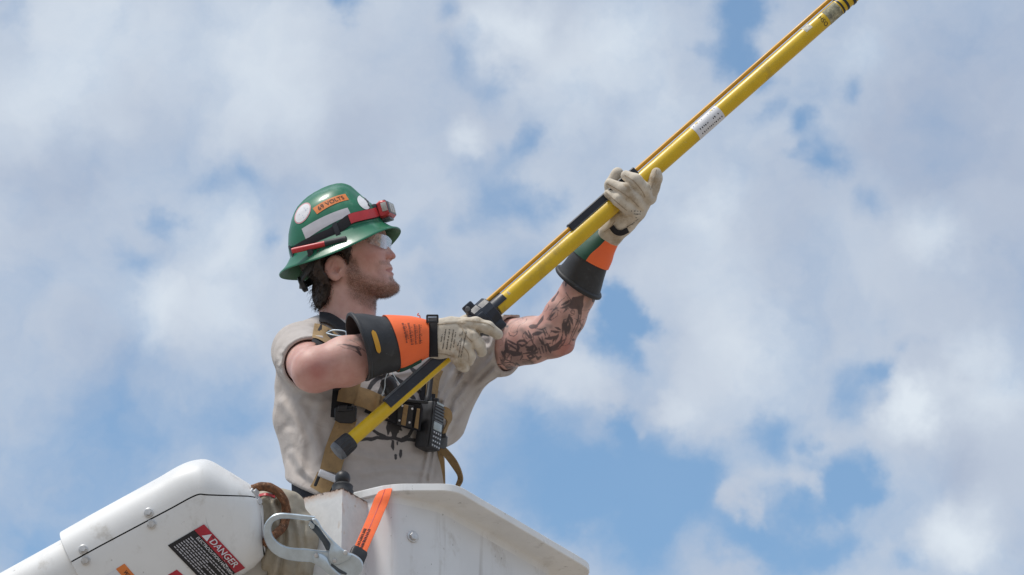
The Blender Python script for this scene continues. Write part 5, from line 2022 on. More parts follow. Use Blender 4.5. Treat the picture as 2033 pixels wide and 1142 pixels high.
V, F = tube(resample(P3([(830, 641, -352), (831, 634, -352), (834, 632, -353), (833, 627, -353), (829, 626, -352), (831, 622, -352)]), 24), 1.1, 6)
obj('loose_thread', V, F, M['thread'], g1)


def marks_on(f, rows, mat, parent, d0, d1, seed, off=.7, along=(0, 1)):
    """rows of small illegible print laid on a surface: (x, y, x2, y2, height)"""
    rr = random.Random(seed)
    mb = MB()
    quads = []
    for (x0, y0, x1, y1, h) in rows:
        L = math.hypot(x1 - x0, y1 - y0)
        ux, uy = (x1 - x0) / L, (y1 - y0) / L
        s = 0
        while s < L:
            w_ = rr.uniform(.7, 1.5)
            if rr.random() < .86:
                hh = h * rr.uniform(.45, .85)
                quads.append([(x0 + ux * a_ - uy * b_, y0 + uy * a_ + ux * b_) for a_, b_ in ((s, 0), (s + w_, 0), (s + w_, hh), (s, hh))])
            s += w_ + rr.uniform(.5, 1.0)
    Q = np.array(quads)
    d = ray_hit(f, Q[..., 0], Q[..., 1], d0, d1, 2.0)
    P = pt(Q[..., 0], Q[..., 1], d - off).reshape(-1, 3)
    F = [[4 * i, 4 * i + 1, 4 * i + 2, 4 * i + 3] for i in range(len(Q))]
    F = [facing(P, [f_])[0] for f_ in F]
    o = obj('printed_text', P, F, mat, parent, smooth=False)
    o['kind'] = 'stuff'
    return o


rows = [(*ZG([(330, 455)])[0], *ZG([(285, 740)])[0], 3.0), (*ZG([(385, 460)])[0], *ZG([(340, 740)])[0], 3.2), (*ZG([(440, 465)])[0], *ZG([(390, 750)])[0], 3.2), (*ZG([(470, 500)])[0], *ZG([(435, 720)])[0], 3.4), (*ZG([(530, 620)])[0], *ZG([(490, 700)])[0], 3.2),
        (*ZG([(565, 480)])[0], *ZG([(510, 850)])[0], 2.2), (*ZG([(620, 490)])[0], *ZG([(540, 860)])[0], 3.2), (*ZG([(280, 530)])[0], *ZG([(262, 630)])[0], 3.0), (*ZG([(535, 535)])[0], *ZG([(520, 570)])[0], 3.0)]
marks_on(rglove_sdf, rows, M['print'], g1, -430, -300, 21)

def seam(f, path, parent, d0, d1, w=1.7):
    V, F = ribbon_on(f, path, w, d0, d1, -.2, .9, 24, 3, relax=0)
    obj('seam', V, F, M['seam'], parent, auto=40)


M['seam'] = material('glove_seam', (.40, .32, .23), .9, var=.2, vscale=200)
for ln in ([(200, 385), (330, 375), (470, 365), (600, 375)], [(470, 365), (540, 420), (620, 560), (700, 640)], [(600, 330), (760, 350), (900, 370), (1010, 440)], [(210, 800), (330, 815), (430, 850)], [(570, 700), (640, 800), (650, 900)]):
    seam(rglove_sdf, ZG(ln), g1, -430, -290)

# far, upper glove
g2 = thing('work_glove', 'tan leather glove with green, orange and black cuffs, higher on the pole', 'glove', pt(1150, 590, -150))
lo, hi = np.array([pt(1180, 0, 0)[0], -262, 571 - 496]), np.array([pt(1325, 0, 0)[0], -125, 571 - 320])
V, F = surface_nets(lglove_sdf, lo, hi, 1.6)
obj('leather_hand', V, F, M['leather'], g2, auto=None)
ax2 = nrm([.50, -.20, .84])
k2 = [(pt(1148, 562, -138), nrm([.56, -.22, .80]), 50), (pt(1155, 549, -141), nrm([.54, -.22, .82]), 46), (pt(1163, 533, -145), ax2, 42), (pt(1173, 513, -150), ax2, 38), (pt(1182, 500, -153), ax2, 34)]
sleeve('rubber_cuff', interp_secs(k2, 14), 3.2, M['rubber'], g2, amp=.03)
c0, n0 = k2[0][0], k2[0][1]
V, F = loft([ring_at(c0 + n0 * dx, n0, r) for dx, r in ((-3, 48), (-3.5, 51), (-1, 53.5), (3, 53.5), (6, 51), (6, 46), (-3, 46), (-3, 48))], cap=(False, False))
obj('rolled_rim', *fix_out(V, F), M['rubber'], g2, auto=60)
ax3 = nrm([.62, -.18, .76])
k3 = [(pt(1172, 514, -150), ax2, 40.5), (pt(1182, 500, -153), ax2, 37), (pt(1196, 484, -157), ax3, 29.5), (pt(1209, 470, -162), ax3, 23.5)]
s3 = interp_secs(k3, 16)
ang0 = 0
R0 = ring_at(s3[0][0], s3[0][1], s3[0][2], 72)
pxr, pyr, dr = unpt(R0)
# the seam between green and orange runs down the camera side of the cuff
front = np.argmin(np.hypot(pxr - 1163, pyr - 520) + (dr > -150) * 999)
order_right = pxr[(front + 12) % 72] > pxr[front]
roll = (front + 1) % 72


def panel(name, a, b, mat):
    idx_ = [(front + k) % 72 for k in range(a, b + 1)]
    out = [ring_at(c, n, r, 72)[idx_] for c, n, r in s3]
    inn_ = [ring_at(c, n, r - 2.2, 72)[idx_] for c, n, r in s3]
    for R in (out, inn_):
        for i in range(len(R)):
            c = s3[i][0]
            R[i] = c + (R[i] - c) * (1 + .03 * vnoise(R[i], 26, 5))[:, None]
    V, F = fix_out(*loft([np.vstack([o, i[::-1]]) for o, i in zip(out, inn_)]))
    return obj(name, V, F, mat, g2, auto=45)


if order_right:
    panel('orange_cuff', 0, 36, M['orange_rub'])
    panel('green_cuff', -36, 0, M['green_rub'])
else:
    panel('orange_cuff', -36, 0, M['orange_rub'])
    panel('green_cuff', 0, 36, M['green_rub'])
V, F = ribbon_on(lglove_sdf, [(1214, 450), (1222, 460), (1233, 463), (1247, 457)], 11, -260, -130, .8, 2.0, 20, relax=1)
obj('wrist_strap', V, F, M['black_web'], g2, auto=40)
for ln in ([(540, 350), (700, 440), (860, 560), (940, 640)], [(520, 450), (640, 560), (790, 690)], [(760, 240), (880, 320), (980, 440), (1020, 520)], [(500, 960), (580, 900), (640, 820)], [(1160, 170), (1130, 300), (1090, 430)]):
    seam(lglove_sdf, [(1120 + x / 6.343, 310 + y / 6.343) for x, y in ln], g2, -262, -120)
Zh = lambda x, y: (1120 + x / 6.343, 310 + y / 6.343)
rows = [(*Zh(845, 685), *Zh(970, 690), 3), (*Zh(865, 725), *Zh(965, 725), 3), (*Zh(900, 770), *Zh(925, 770), 2.4), (*Zh(790, 885), *Zh(860, 850), 3), (*Zh(860, 850), *Zh(930, 790), 2)]
marks_on(lglove_sdf, rows, M['print'], g2, -260, -130, 5)

# ------------------------------------------------------------------ hard hat
HB = math.radians(22)
hatF = nrm(math.cos(HB) * HX + math.sin(HB) * HU)
hatU = nrm(-math.sin(HB) * HX + math.cos(HB) * HU)
hatS = HS
HATO = pt(675, 502, 10)


def hat_p(f, s, u):
    f, s, u = np.broadcast_arrays(np.asarray(f, float), np.asarray(s, float), np.asarray(u, float))
    return HATO + f[..., None] * hatF + s[..., None] * hatS + u[..., None] * hatU


SHL = np.array([  # height, back, front, half width
    (24, -96, 104, 84), (34, -95, 103.5, 83), (46, -92.5, 103, 81.5), (58, -88, 100, 79), (70, -83, 93, 76), (82, -76, 84, 71.5), (94, -67, 78, 66), (104, -57, 73, 59), (112, -47, 69, 51), (119, -34, 62.5, 41.5), (124, -21, 55, 31), (127.5, -6, 46, 20), (129.6, 8, 36, 9), (130, 15, 27, 3)])


def shell_at(u):
    return [np.interp(u, SHL[:, 0], SHL[:, k]) for k in (1, 2, 3)]


def shell_ring(u, k=1.0, seg=96, n=2.25, off=0.0):
    b, f, w = shell_at(u)
    a = np.linspace(0, 2 * math.pi, seg, endpoint=False)
    ex = 2 / n
    c = (b + f) / 2
    fx = c + ((f - b) / 2 + off) * np.sign(np.cos(a)) * np.abs(np.cos(a)) ** ex
    sx = (w + off) * np.sign(np.sin(a)) * np.abs(np.sin(a)) ** ex
    # raised rib along the crown
    rib_ = 4.2 * ss(23, 15, np.abs(sx)) * ss(66, 92, u) * ss(-80, -50, fx) + 0
    return hat_p(fx, sx, u + rib_)


def side_s(f, u, off=0.0, n=2.25):
    """how far the near side of the shell stands out at (f, u)"""
    b, fr, w = shell_at(u)
    c, a = (b + fr) / 2, (fr - b) / 2 + off
    k = np.clip(np.abs((f - c) / a), 0, .999)
    return (w + off) * (1 - k ** n) ** (1 / n)


def hat_fu(px_, py_, off=0.0):
    """(f, u) on the near side of the shell seen at a pixel"""
    f, u = 0.0, 60.0
    px_, py_ = np.asarray(px_, float), np.asarray(py_, float)
    f, u = np.zeros(px_.shape), np.full(px_.shape, 60.0)
    for _ in range(30):
        s = side_s(f, u, off)
        x, y, _d = unpt(hat_p(f, s, u))
        dx, dy = px_ - x, -(py_ - y)
        f = f + .6 * (dx * math.cos(HB) + dy * math.sin(HB))
        u = np.clip(u + .6 * (-dx * math.sin(HB) + dy * math.cos(HB)), 24, 129)
    return f, u


def on_hat(px_, py_, off=.7):
    f, u = hat_fu(px_, py_)
    return hat_p(f, side_s(f, u, off), u)


hat = thing('hard_hat', 'glossy green full-brim hard hat with stickers, tipped back on the head', 'hard hat', HATO)
lv = [24, 30, 38, 46, 54, 62, 70, 78, 86, 94, 100, 106, 112, 116, 120, 123.5, 126.5, 128.5, 129.6, 130]
V, F = loft([shell_ring(u) for u in lv], cap=(False, True))
VV, FF = V, F
a = np.linspace(0, 2 * math.pi, 96, endpoint=False)
b0, f0, w0 = shell_at(24)


def brim_ring(t, dz=0.0, inset=0.0):
    """t from the shell (0) to the brim edge (1)"""
    ex = 2 / 2.25
    base = np.stack([(b0 + f0) / 2 + (f0 - b0) / 2 * np.sign(np.cos(a)) * np.abs(np.cos(a)) ** ex, w0 * np.sign(np.sin(a)) * np.abs(np.sin(a)) ** ex, np.full(96, 24.0)], -1)
    e2 = 2 / 2.1
    edge = np.stack([(129 - inset) * np.sign(np.cos(a)) * np.abs(np.cos(a)) ** e2, (112 - inset) * np.sign(np.sin(a)) * np.abs(np.sin(a)) ** e2, -19.0 * np.abs(np.sin(a)) ** 3 + 1.0], -1)
    q = base * (1 - t) + edge * t
    q[:, 2] += 7 * math.sin(math.pi * t) * -.5 + dz
    return hat_p(q[:, 0], q[:, 1], q[:, 2])


rings = [shell_ring(24)] + [brim_ring(t) for t in (.1, .25, .45, .65, .85, .96)] + [brim_ring(1.0, -.8), brim_ring(1.0, -2.6), brim_ring(.97, -3.6)]
V2, F2 = loft(rings, cap=(False, False))
# welded into one shell: shell and brim share the ring at the base
n0 = len(V)
mb = MB().add(V, F).add(V2, [f[::-1] for f in F2])
V, F = mb.out()
obj('shell', V, F, M['green'], hat, auto=50)
rings = [brim_ring(t, -3.7) for t in (.97, .8, .6, .4, .2, .06)] + [shell_ring(u, off=-3.5) for u in (27, 40, 60, 80, 100, 115)]
V, F = loft(rings, cap=(False, True))
obj('shell_inside', V, [f[::-1] for f in F], M['green_in'], hat, auto=50)


def hat_patch(quad, name, mat, off, parent, nx=20, ny=8, bow=0.0, label=None):
    q = np.array(quad, float)
    u, v = np.meshgrid(np.linspace(0, 1, nx), np.linspace(0, 1, ny), indexing='ij')
    X = ((1 - u) * (1 - v))[..., None] * q[0] + (u * (1 - v))[..., None] * q[1] + (u * v)[..., None] * q[2] + ((1 - u) * v)[..., None] * q[3]
    X[..., 1] -= bow * 4 * u * (1 - u)
    P = on_hat(X[..., 0], X[..., 1], off).reshape(-1, 3)
    F = [[i * ny + j, i * ny + j + 1, (i + 1) * ny + j + 1, (i + 1) * ny + j] for i in range(nx - 1) for j in range(ny - 1)]
    return obj(name, P, facing(P, F), mat, parent, label=label)


ZH = lambda l: [(560 + x / 8.158, 360 + y / 8.158) for x, y in l]
hat_patch(ZH([(318, 772), (1062, 428), (1122, 548), (388, 948)]), 'sticker', M['reflect'], .8, hat, bow=4.2, label='plain pale grey reflective tape')
QO = ZH([(495, 440), (1025, 205), (1085, 300), (568, 535)])
st1 = hat_patch(QO, 'sticker', M['orange_st'], .8, hat, bow=4.5, label='orange sticker reading 69 VOLTS')
V, F = text_tris('69 VOLTS', 1.0, 1.0, bold=.004)
w_ = V[:, 0].max() - V[:, 0].min()
u = .5 + (V[:, 0] - V[:, 0].mean() * 0 - (V[:, 0].max() + V[:, 0].min()) / 2) / w_ * .80
v = .5 - V[:, 1] * .78
q = np.array(QO)
X = ((1 - u) * (1 - v))[:, None] * q[0] + (u * (1 - v))[:, None] * q[1] + (u * v)[:, None] * q[2] + ((1 - u) * v)[:, None] * q[3]
X[:, 1] -= 4.5 * 4 * u * (1 - u)
P = on_hat(X[:, 0], X[:, 1], 1.5)
obj('lettering', P, [facing(P, [f])[0] for f in F], M['black_st'], st1, smooth=False)


def disc_patch(cx, cy, ra, rb, rot, name, mat, off, parent, label=None):
    rr_ = np.linspace(0, 1, 7)[1:]
    aa = np.linspace(0, 2 * math.pi, 30, endpoint=False)
    c, s = math.cos(rot), math.sin(rot)
    X = [(cx, cy)] + [(cx + r * (ra * math.cos(t) * c - rb * math.sin(t) * s), cy + r * (ra * math.cos(t) * s + rb * math.sin(t) * c)) for r in rr_ for t in aa]
    X = np.array(X)
    P = on_hat(X[:, 0], X[:, 1], off)
    F = [[0, 1 + j, 1 + (j + 1) % 30] for j in range(30)]
    for i in range(5):
        F += [[1 + i * 30 + j, 1 + i * 30 + 30 + j, 1 + i * 30 + 30 + (j + 1) % 30, 1 + i * 30 + (j + 1) % 30] for j in range(30)]
    return obj(name, P, [facing(P, [f])[0] for f in F], mat, parent, label=label)


st2 = disc_patch(601, 423.5, 23.5, 12.5, math.radians(-58), 'sticker', M['pink_st'], .8, hat, label='round white sticker with a pink rim')
d2 = disc_patch(601, 423.5, 21, 10.8, math.radians(-58), 'sticker_face', M['sticker'], 1.2, st2)
mb = MB()
rr = random.Random(8)
for k in range(10):
    t, r = rr.uniform(0, 6.28), rr.uniform(.2, .85)
    x = 601 + r * (21 * math.cos(t) * .53 + 10.8 * math.sin(t) * .85)
    y = 423.5 + r * (-21 * math.cos(t) * .85 + 10.8 * math.sin(t) * .53)
    w_, h_ = rr.uniform(.8, 2.6), rr.uniform(.4, .7)
    P = on_hat(np.array([x, x + w_, x + w_, x]), np.array([y, y - .8 * w_, y - .8 * w_ + h_, y + h_]), 1.7)
    mb.add(P, facing(P, [[0, 1, 2, 3]]))
V, F = mb.out()
o_ = obj('sticker_marks', V, F, material('blue_print', (.25, .36, .55), .6), st2, smooth=False)
o_['kind'] = 'stuff'
st3 = disc_patch(722, 402.5, 16, 9.0, math.radians(50), 'sticker', M['sticker'], .8, hat, label='white oval sticker with a black mark at the front')
mb = MB()
for ln in ([(725, 395), (730, 400), (733, 407)], [(729, 400), (733, 402)], [(731, 406), (736, 411)]):
    pth = resample(np.array(ln, float), 6)
    t_ = nrm(np.gradient(pth, axis=0))
    nn = np.stack([-t_[:, 1], t_[:, 0]], -1) * 1.2
    X = np.vstack([pth + nn, (pth - nn)])
    P = on_hat(X[:, 0], X[:, 1], 1.6)
    mb.add(P, [facing(P, [[i, i + 1, i + 7, i + 6]])[0] for i in range(5)])
V, F = mb.out()
obj('sticker_mark', V, F, M['black_st'], st3, smooth=False)
# suspension nape strap and ratchet knob under the back of the brim
V, F = loft([head_p(np.array(q)[:, 0], np.array(q)[:, 1], np.array(q)[:, 2]) for q in ([[x, s, y], [x + 4, s, y + 1], [x + 4, s * .98, y + 15], [x, s * .98, y + 14]] for x, s, y in ((642, 66, 520), (622, 58, 533), (608, 42, 545), (598, 22, 556), (594, 0, 560), (598, -22, 556), (608, -42, 545), (622, -58, 533), (642, -66, 520)))])
obj('nape_strap', *fix_out(V, F), M['plastic'], hat, auto=40)
kn = head_p(603, 14, 567)
kx = nrm(-HX * .9 - HU * .42)
V, F = tube([kn - kx * 6, kn - kx * 5, kn + kx * 3, kn + kx * 5], [13, 17, 17, 14], 30)
obj('ratchet_knob', V, F, M['plastic'], hat, auto=40)

# ------------------------------------------------------------------ headlamp on its strap
lamp = thing('headlamp', 'red and black headlamp on a strap round the green hard hat', 'headlamp', on_hat(np.array([694.]), np.array([436.]))[0])
path = resample(np.array([(762, 420), (744, 424), (719, 429), (695, 436), (674, 452), (646, 472), (626, 485), (608, 494), (592, 501), (579, 505)], float), 60)
f_, u_ = hat_fu(path[:, 0], path[:, 1])


def band(f_, u_, hw, o0, o1, name, mat, parent, sgn=1):
    rings = []
    for f, u in zip(f_, u_):
        pts = []
        for du, o in ((-hw, o0), (-hw, o1), (0, o1 + .5), (hw, o1), (hw, o0)):
            uu = max(u + du, 24)
            s = float(side_s(f, uu, o))
            b, fr, w = shell_at(uu)
            ff = f
            if s < 1 or f > fr - 2:
                ff = min(f, fr + o)
            pts.append(hat_p(ff, s * sgn, u + du))
        rings.append(np.array(pts).reshape(-1, 3))
    V, F = fix_out(*loft(rings))
    return obj(name, V, F, mat, parent, auto=45)


i0 = np.argmin(np.abs(path[:, 0] - 700))
i1 = np.argmin(np.abs(path[:, 0] - 750))
band(f_, u_, 10.8, .3, 2.4, 'strap', M['black_web'], lamp)
band(f_, u_, 12.0, .3, 2.4, 'strap', M['black_web'], lamp, -1)
band(f_[i1 - 1:i0 + 3], u_[i1 - 1:i0 + 3], 9.8, 2.3, 4.2, 'strap_cover', M['red'], lamp)
sl_ = [i for i in range(60) if 664 < path[i, 0] < 674]
band(f_[sl_], u_[sl_], 13.2, 2.0, 5.0, 'strap_slider', M['plastic'], lamp)
sl_ = [i for i in range(60) if path[i, 0] < 584]
band(f_[sl_], u_[sl_], 16, 2.0, 6.5, 'strap_buckle', M['plastic'], lamp)
lf = nrm(hatF * .97 - hatU * .10 + hatS * .12)
lu = nrm(hatU - lf * (hatU @ lf))
ls = np.cross(lf, lu)
if ls @ hatS < 0:
    ls = -ls
lc = HATO + 98.5 * hatF + 45 * hatU + 2 * hatS
V, F = box(lc + lf * -1, lf, ls, lu, 9, 27, 17, 5)
obj('bracket', V, F, M['plastic'], lamp, auto=40)
V, F = prism([(-7, -12), (-6, 15), (2, 19), (12, 17), (17, 12), (17, -10), (10, -15), (-2, -16)], lc + lf * 13, lf, lu, ls, 27, 3.5)
obj('housing', V, F, M['red'], lamp, auto=40)
V, F = box(lc + lf * 28.5 + lu * 2, lf, ls, lu, 2.2, 25.5, 12.5, 2)
obj('front_frame', V, F, M['plastic_grey'], lamp, auto=40)
for so in (-13.5, 0, 13.5):
    V, F = box(lc + lf * 30.5 + lu * 2 + ls * so, lf, ls, lu, 1.8, 5.2, 9.5, 1.2)
    obj('lens', V, F, M['lens_led'], lamp, auto=40)
V, F = box(lc + lf * 16 + lu * 20, lf, ls, lu, 6, 7, 2.0, 1)
obj('switch', V, F, M['plastic'], lamp)
V, F = box(lc + lf * 22 + lu * 4 + ls * 27.2, lf, ls, lu, 5.6, 1.6, 9, 1)
obj('side_lens', V, F, M['lens_led'], lamp)
V, F = box(lc + lf * 16 - lu * 17.5, lf, ls, lu, 9, 16, 2.5, 1)
obj('bottom_grille', V, F, M['plastic_grey'], lamp)

# ------------------------------------------------------------------ pen light clipped along the brim
pn = [on_hat(np.array([x]), np.array([y]), 12)[0] for x, y in ((579, 498), (646, 485), (690, 475))]
A_, B_ = on_hat(np.array([580.]), np.array([497.]), 13)[0], on_hat(np.array([688.]), np.array([473.]), 13)[0]
A_[1] = B_[1] = min(A_[1], B_[1]) - 4
A_, B_ = pt(579, 498.5, A_[1] + 10), pt(689, 474.5, A_[1])
pen = thing('pen_light', 'slim red and black pen light clipped along the hat brim', 'pen light', (A_ + B_) / 2)
L = lambda t: A_ + (B_ - A_) * t
V, F = tube([L(0), L(.005), L(.05), L(.62)], [3, 5.2, 5.8, 5.8], 20)
obj('barrel', V, F, M['red'], pen, auto=40)
V, F = tube([L(.6), L(.61), L(.96), L(.985), L(1)], [6.0, 6.6, 6.8, 6.4, 3.5], 20)
obj('cap', V, F, M['rubber'], pen, auto=40)
V, F = box(L(.34) + np.array([0, 1, -12]), [1, 0, .2], [0, 1, 0], [-.2, 0, 1], 6, 5, 9, 2.5)
obj('clip', V, F, M['plastic'], pen, auto=40)
V, F = box(L(.72) + np.array([2, -3.5, -8.2]), nrm(B_ - A_), [0, 1, 0], [0.2, 0, 1], 20, 1.5, 1.5, .8)
obj('clip_spring', V, F, M['plastic'], pen)

# ------------------------------------------------------------------ clear safety glasses
gls = thing('safety_glasses', 'clear wraparound safety glasses on the face', 'glasses', head_p(752, 0, 490))
rows_ = []
for qy in np.linspace(473, 500, 10):
    t = (qy - 473) / 27
    row = []
    for al in np.linspace(-1, 1, 33):
        sgn = np.sign(al)
        b_ = abs(al)
        s = 62 * math.sin(b_ * math.pi / 2) ** .9
        x = 774.5 - 8 * (1 - b_) ** 2 * 0 - 33 * b_ ** 3.0 - 2.5 * t + (3.0 * math.exp(-(b_ / .12) ** 2) * 0)
        lowcut = 1.0 if b_ > .16 else .0
        yy = qy
        if t > .5:
            yy = qy - (t - .5) * 18 * math.exp(-(b_ / .17) ** 2) - (t - .5) * 26 * max(0, b_ - .62) ** 1.2 * 2
        row.append(head_p(x, s * sgn, yy + 3.0 * b_ ** 2 * (1 - t) * .6))
    rows_.append(np.array(row).reshape(-1, 3))
out = rows_
inn_ = [r - HX * 1.8 for r in rows_]
V, F = loft([np.vstack([o, i[::-1]]) for o, i in zip(out, inn_)])
obj('lens', *fix_out(V, F), M['clear'], gls, auto=60)
for sg in (-1, 1):
    pth = resample(np.array([head_p(x, s * sg, y) for x, s, y in ((741, 62.5, 481), (728, 66.5, 484.5), (712, 70, 489), (694, 74, 494), (672, 76, 500))]).reshape(-1, 3), 16)
    T, A, B = frames(pth, HS * sg)
    rings = [pth[i] + np.array([[1.3, -4.2 + .05 * i], [1.3, 4.2 - .1 * i], [-1.3, 4.2 - .1 * i], [-1.3, -4.2 + .05 * i]]) @ np.stack([A[i], B[i]]) for i in range(16)]
    V, F = fix_out(*loft(rings))
    obj('temple_arm', V, F, M['clear'], gls, auto=40)
    V, F = cyl(head_p(711, 70 * sg + 1, 488.5).reshape(3), head_p(711, 70 * sg + 3.0 * sg, 488.5).reshape(3), 2.6, 12)
    obj('hinge', V, F, M['sticker'], gls)

# ------------------------------------------------------------------ harness
har = thing('safety_harness', 'tan webbing safety harness with black buckles strapped over the t-shirt', 'harness', pt(735, 985, -180))
surf = shirt_raw


def web(path, w, name='strap', mat='tan_web', off=4.5, th=2.6, n=36, lift=None, d0=-420, d1=120, edge=True, label=None):
    V, F = ribbon_on(surf, path, w, d0, d1, off, th, n, lift=lift)
    s = obj(name, V, F, M[mat], har, auto=40, label=label)
    return s


def neck_f(p):
    return np.minimum(shirt_raw(p), head_sdf(p) - 3)


V, F = ribbon_on(neck_f, [(634, 629), (652, 631), (672, 643), (689, 662), (697, 688)], 20, -300, 120, 5, 7, 30)
obj('shoulder_pad', V, F, M['black_web'], har, auto=40)
web([(622, 656), (636, 659), (654, 669), (674, 688), (690, 712)], 29, off=9)
web([(628, 660), (642, 668), (658, 686), (674, 708)], 40, 'strap_backing', 'black_web', off=2.0, n=30)
ring_ = resample(P3([(648, 662, -215), (664, 666, -222), (684, 668, -226), (688, 664, -226), (684, 658, -224), (662, 656, -218), (648, 662, -215)]), 30)
V, F = tube(ring_, 1.8, 8)
obj('d_ring', V, F, M['hook'], har)
# right side: strap down to the leg strap
web([(697, 752), (694, 772), (689, 800)], 41, off=9, n=20)
web([(684, 740), (680, 780), (676, 830)], 40, 'strap_backing', 'black_web', off=3, n=20)
web([(690, 826), (682, 852), (668, 890), (655, 936)], [40, 42, 43, 41], off=6)
dbk = float(ray_hit(surf, np.array([685.]), np.array([815.]), -420, 100)[0]) - 16
for (poly, m_, dd) in (([(664, 812), (667, 808), (706, 806), (709, 812), (707, 836), (698, 841), (675, 840), (664, 834)], 'plastic', 0), ([(671, 806), (690, 804), (690, 812), (699, 812), (700, 806), (706, 806), (705, 816), (670, 818)], 'plastic', -5)):
    V, F = img_prism(poly, dbk + dd, 5, 2)
    obj('buckle', V, F, M[m_], har, auto=40)
# adjuster with a pale roller above the hip
a0, b0_ = pt(633, 938, -300), pt(668, 952, -300)
V, F = cyl(a0, b0_, 7.2, 20, bev=1.5)
obj('roller', V, F, M['sticker'], har, auto=40)
V, F = box((a0 + b0_) / 2 + np.array([-19, 4, -6]), [.93, 0, -.37], [0, 1, 0], [.37, 0, .93], 3, 6, 15, 2)
obj('roller_bracket', V, F, M['plastic'], har)
V, F = ribbon_on(lambda p: torso_sdf(p, 3), [(648, 944), (640, 962), (632, 976)], 38, -420, 0, 5, 3, 12)
obj('strap', V, F, M['tan_web'], har, auto=40)
V, F = ribbon_on(lambda p: torso_sdf(p, 3), [(632, 958), (655, 966), (690, 972)], 26, -420, 0, 3, 3, 12)
obj('strap_backing', V, F, M['black_web'], har, auto=40)
# chest strap
web([(708, 786), (728, 792), (752, 803), (790, 818), (830, 824)], 38, off=8, n=30, lift=[4, 4, 2, 0, 0])
V, F = ribbon_on(surf, [(753, 783), (749, 803), (746, 822)], 6, -420, 100, 13, 3, 14)
obj('strap_fold', V, F, M['tan_web'], har, auto=40)
V, F = ribbon_on(surf, [(726, 812), (745, 822), (748, 838)], 14, -420, 100, 4, 2, 14)
obj('strap_backing', V, F, M['black_web'], har, auto=40)
# left side
web([(866, 732), (860, 752), (857, 782), (853, 806)], [30, 26, 24, 24], off=6, n=20)
web([(856, 740), (848, 770), (846, 806)], 22, 'strap_backing', 'black_web', off=3.5, n=20)
V, F = ribbon_on(surf, [(858, 782), (857, 798)], 13, -420, 150, 12, 3, 8)
obj('strap_keeper', V, F, M['black_web'], har)


def free_ribbon(pts, w, name, mat, parent, up=(0, -1, .1), th=1.4, n=30, twist=None):
    pth = resample(P3(pts), n)
    T, A, B = frames(pth, np.array(up, float))
    w = np.interp(np.linspace(0, 1, n), np.linspace(0, 1, len(w)), w)
    if twist is not None:
        tw = np.radians(np.interp(np.linspace(0, 1, n), np.linspace(0, 1, len(twist)), twist))
        A, B = A * np.cos(tw)[:, None] + B * np.sin(tw)[:, None], B * np.cos(tw)[:, None] - A * np.sin(tw)[:, None]
    rings = []
    for i in range(n):
        x = np.linspace(-.5, .5, 5)[:, None]
        rings.append(np.vstack([pth[i] + A[i] * th + B[i] * x * w[i], (pth[i] - A[i] * th + B[i] * x * w[i])[::-1]]))
    V, F = fix_out(*loft(rings))
    return obj(name, V, F, mat, parent, auto=40)


free_ribbon([(862, 822, -168), (876, 818, -166), (888, 822, -160), (892, 834, -154), (886, 848, -150), (880, 862, -150)], [20, 22, 22, 20, 18, 16], 'strap', M['tan_web'], har, up=(.5, -.8, .5), twist=[30, 20, 0, -10, 0])
V, F = ribbon_on(lambda p: smin(torso_sdf(p), torso_sdf(p), 1), [(872, 824), (874, 850), (872, 880)], 14, -300, 150, 5, 2, 14)
obj('strap_backing', V, F, M['black_web'], har)
V, F = img_prism([(870, 867), (884, 863), (889, 868), (888, 886), (882, 892), (872, 889), (869, 880)], -156, 4, 1.5)
obj('adjuster', V, F, M['plastic_grey'], har, auto=40)
V, F = img_prism([(874, 862), (885, 860), (886, 868), (875, 870)], -160, 4, 1.2)
obj('adjuster', V, F, M['plastic'], har, auto=40)
free_ribbon([(874, 888, -150), (886, 900, -150), (900, 918, -150), (911, 938, -146), (914, 952, -140), (908, 966, -138)], [14, 16, 18, 17, 15, 13], 'strap_tail', M['tan_web'], har, up=(-.3, -1, -.2), twist=[0, 10, 20, 40, 55])
free_ribbon([(871, 888, -142), (876, 910, -140), (879, 935, -140), (880, 962, -142)], [9, 10, 8, 6], 'strap_tail', M['tan_web'], har, up=(.2, -1, 0))

# ------------------------------------------------------------------ tools on the chest strap
dch = float(ray_hit(surf, np.array([790.]), np.array([825.]), -420, 100)[0])
pou = thing('tool_holder', 'black riveted tool holder with tan slots on the chest strap', 'holder', pt(800, 860, dch - 14))
V, F = img_prism([(758, 806), (776, 790), (800, 796), (836, 800), (840, 812), (834, 856), (812, 852), (794, 846), (762, 834)], dch - 14, 9, 3)
obj('holder_body', V, F, M['black_web'], pou, auto=40)
V, F = img_prism([(790, 800), (822, 806), (818, 850), (788, 844)], dch - 26, 3, 1.5)
obj('holder_front', V, F, M['plastic'], pou, auto=40)
V, F = img_prism([(802, 803), (811, 805), (805, 846), (796, 843)], dch - 30, 1.5, .6)
obj('tan_slot', V, F, M['tan_web'], pou)
V, F = img_prism([(828, 811), (834, 812), (830, 852), (822, 849)], dch - 28, 1.5, .6)
obj('tan_slot', V, F, M['tan_web'], pou)
for (x, y) in ((799, 806), (818.5, 812), (793, 835), (813, 839)):
    c = pt(x, y, dch - 30)
    V, F = tube([c + np.array([0, 2., 0]), c + np.array([0, -1., 0]), c + np.array([0, -2.2, 0])], [2.3, 2.0, .3], 12)
    obj('rivet', V, F, M['sticker'], pou)
V, F = box(pt(826, 797, dch - 18), [1, 0, -.1], [0, 1, 0], [.1, 0, 1], 24, 7, 3, 2)
obj('top_clip', V, F, M['plastic'], pou)
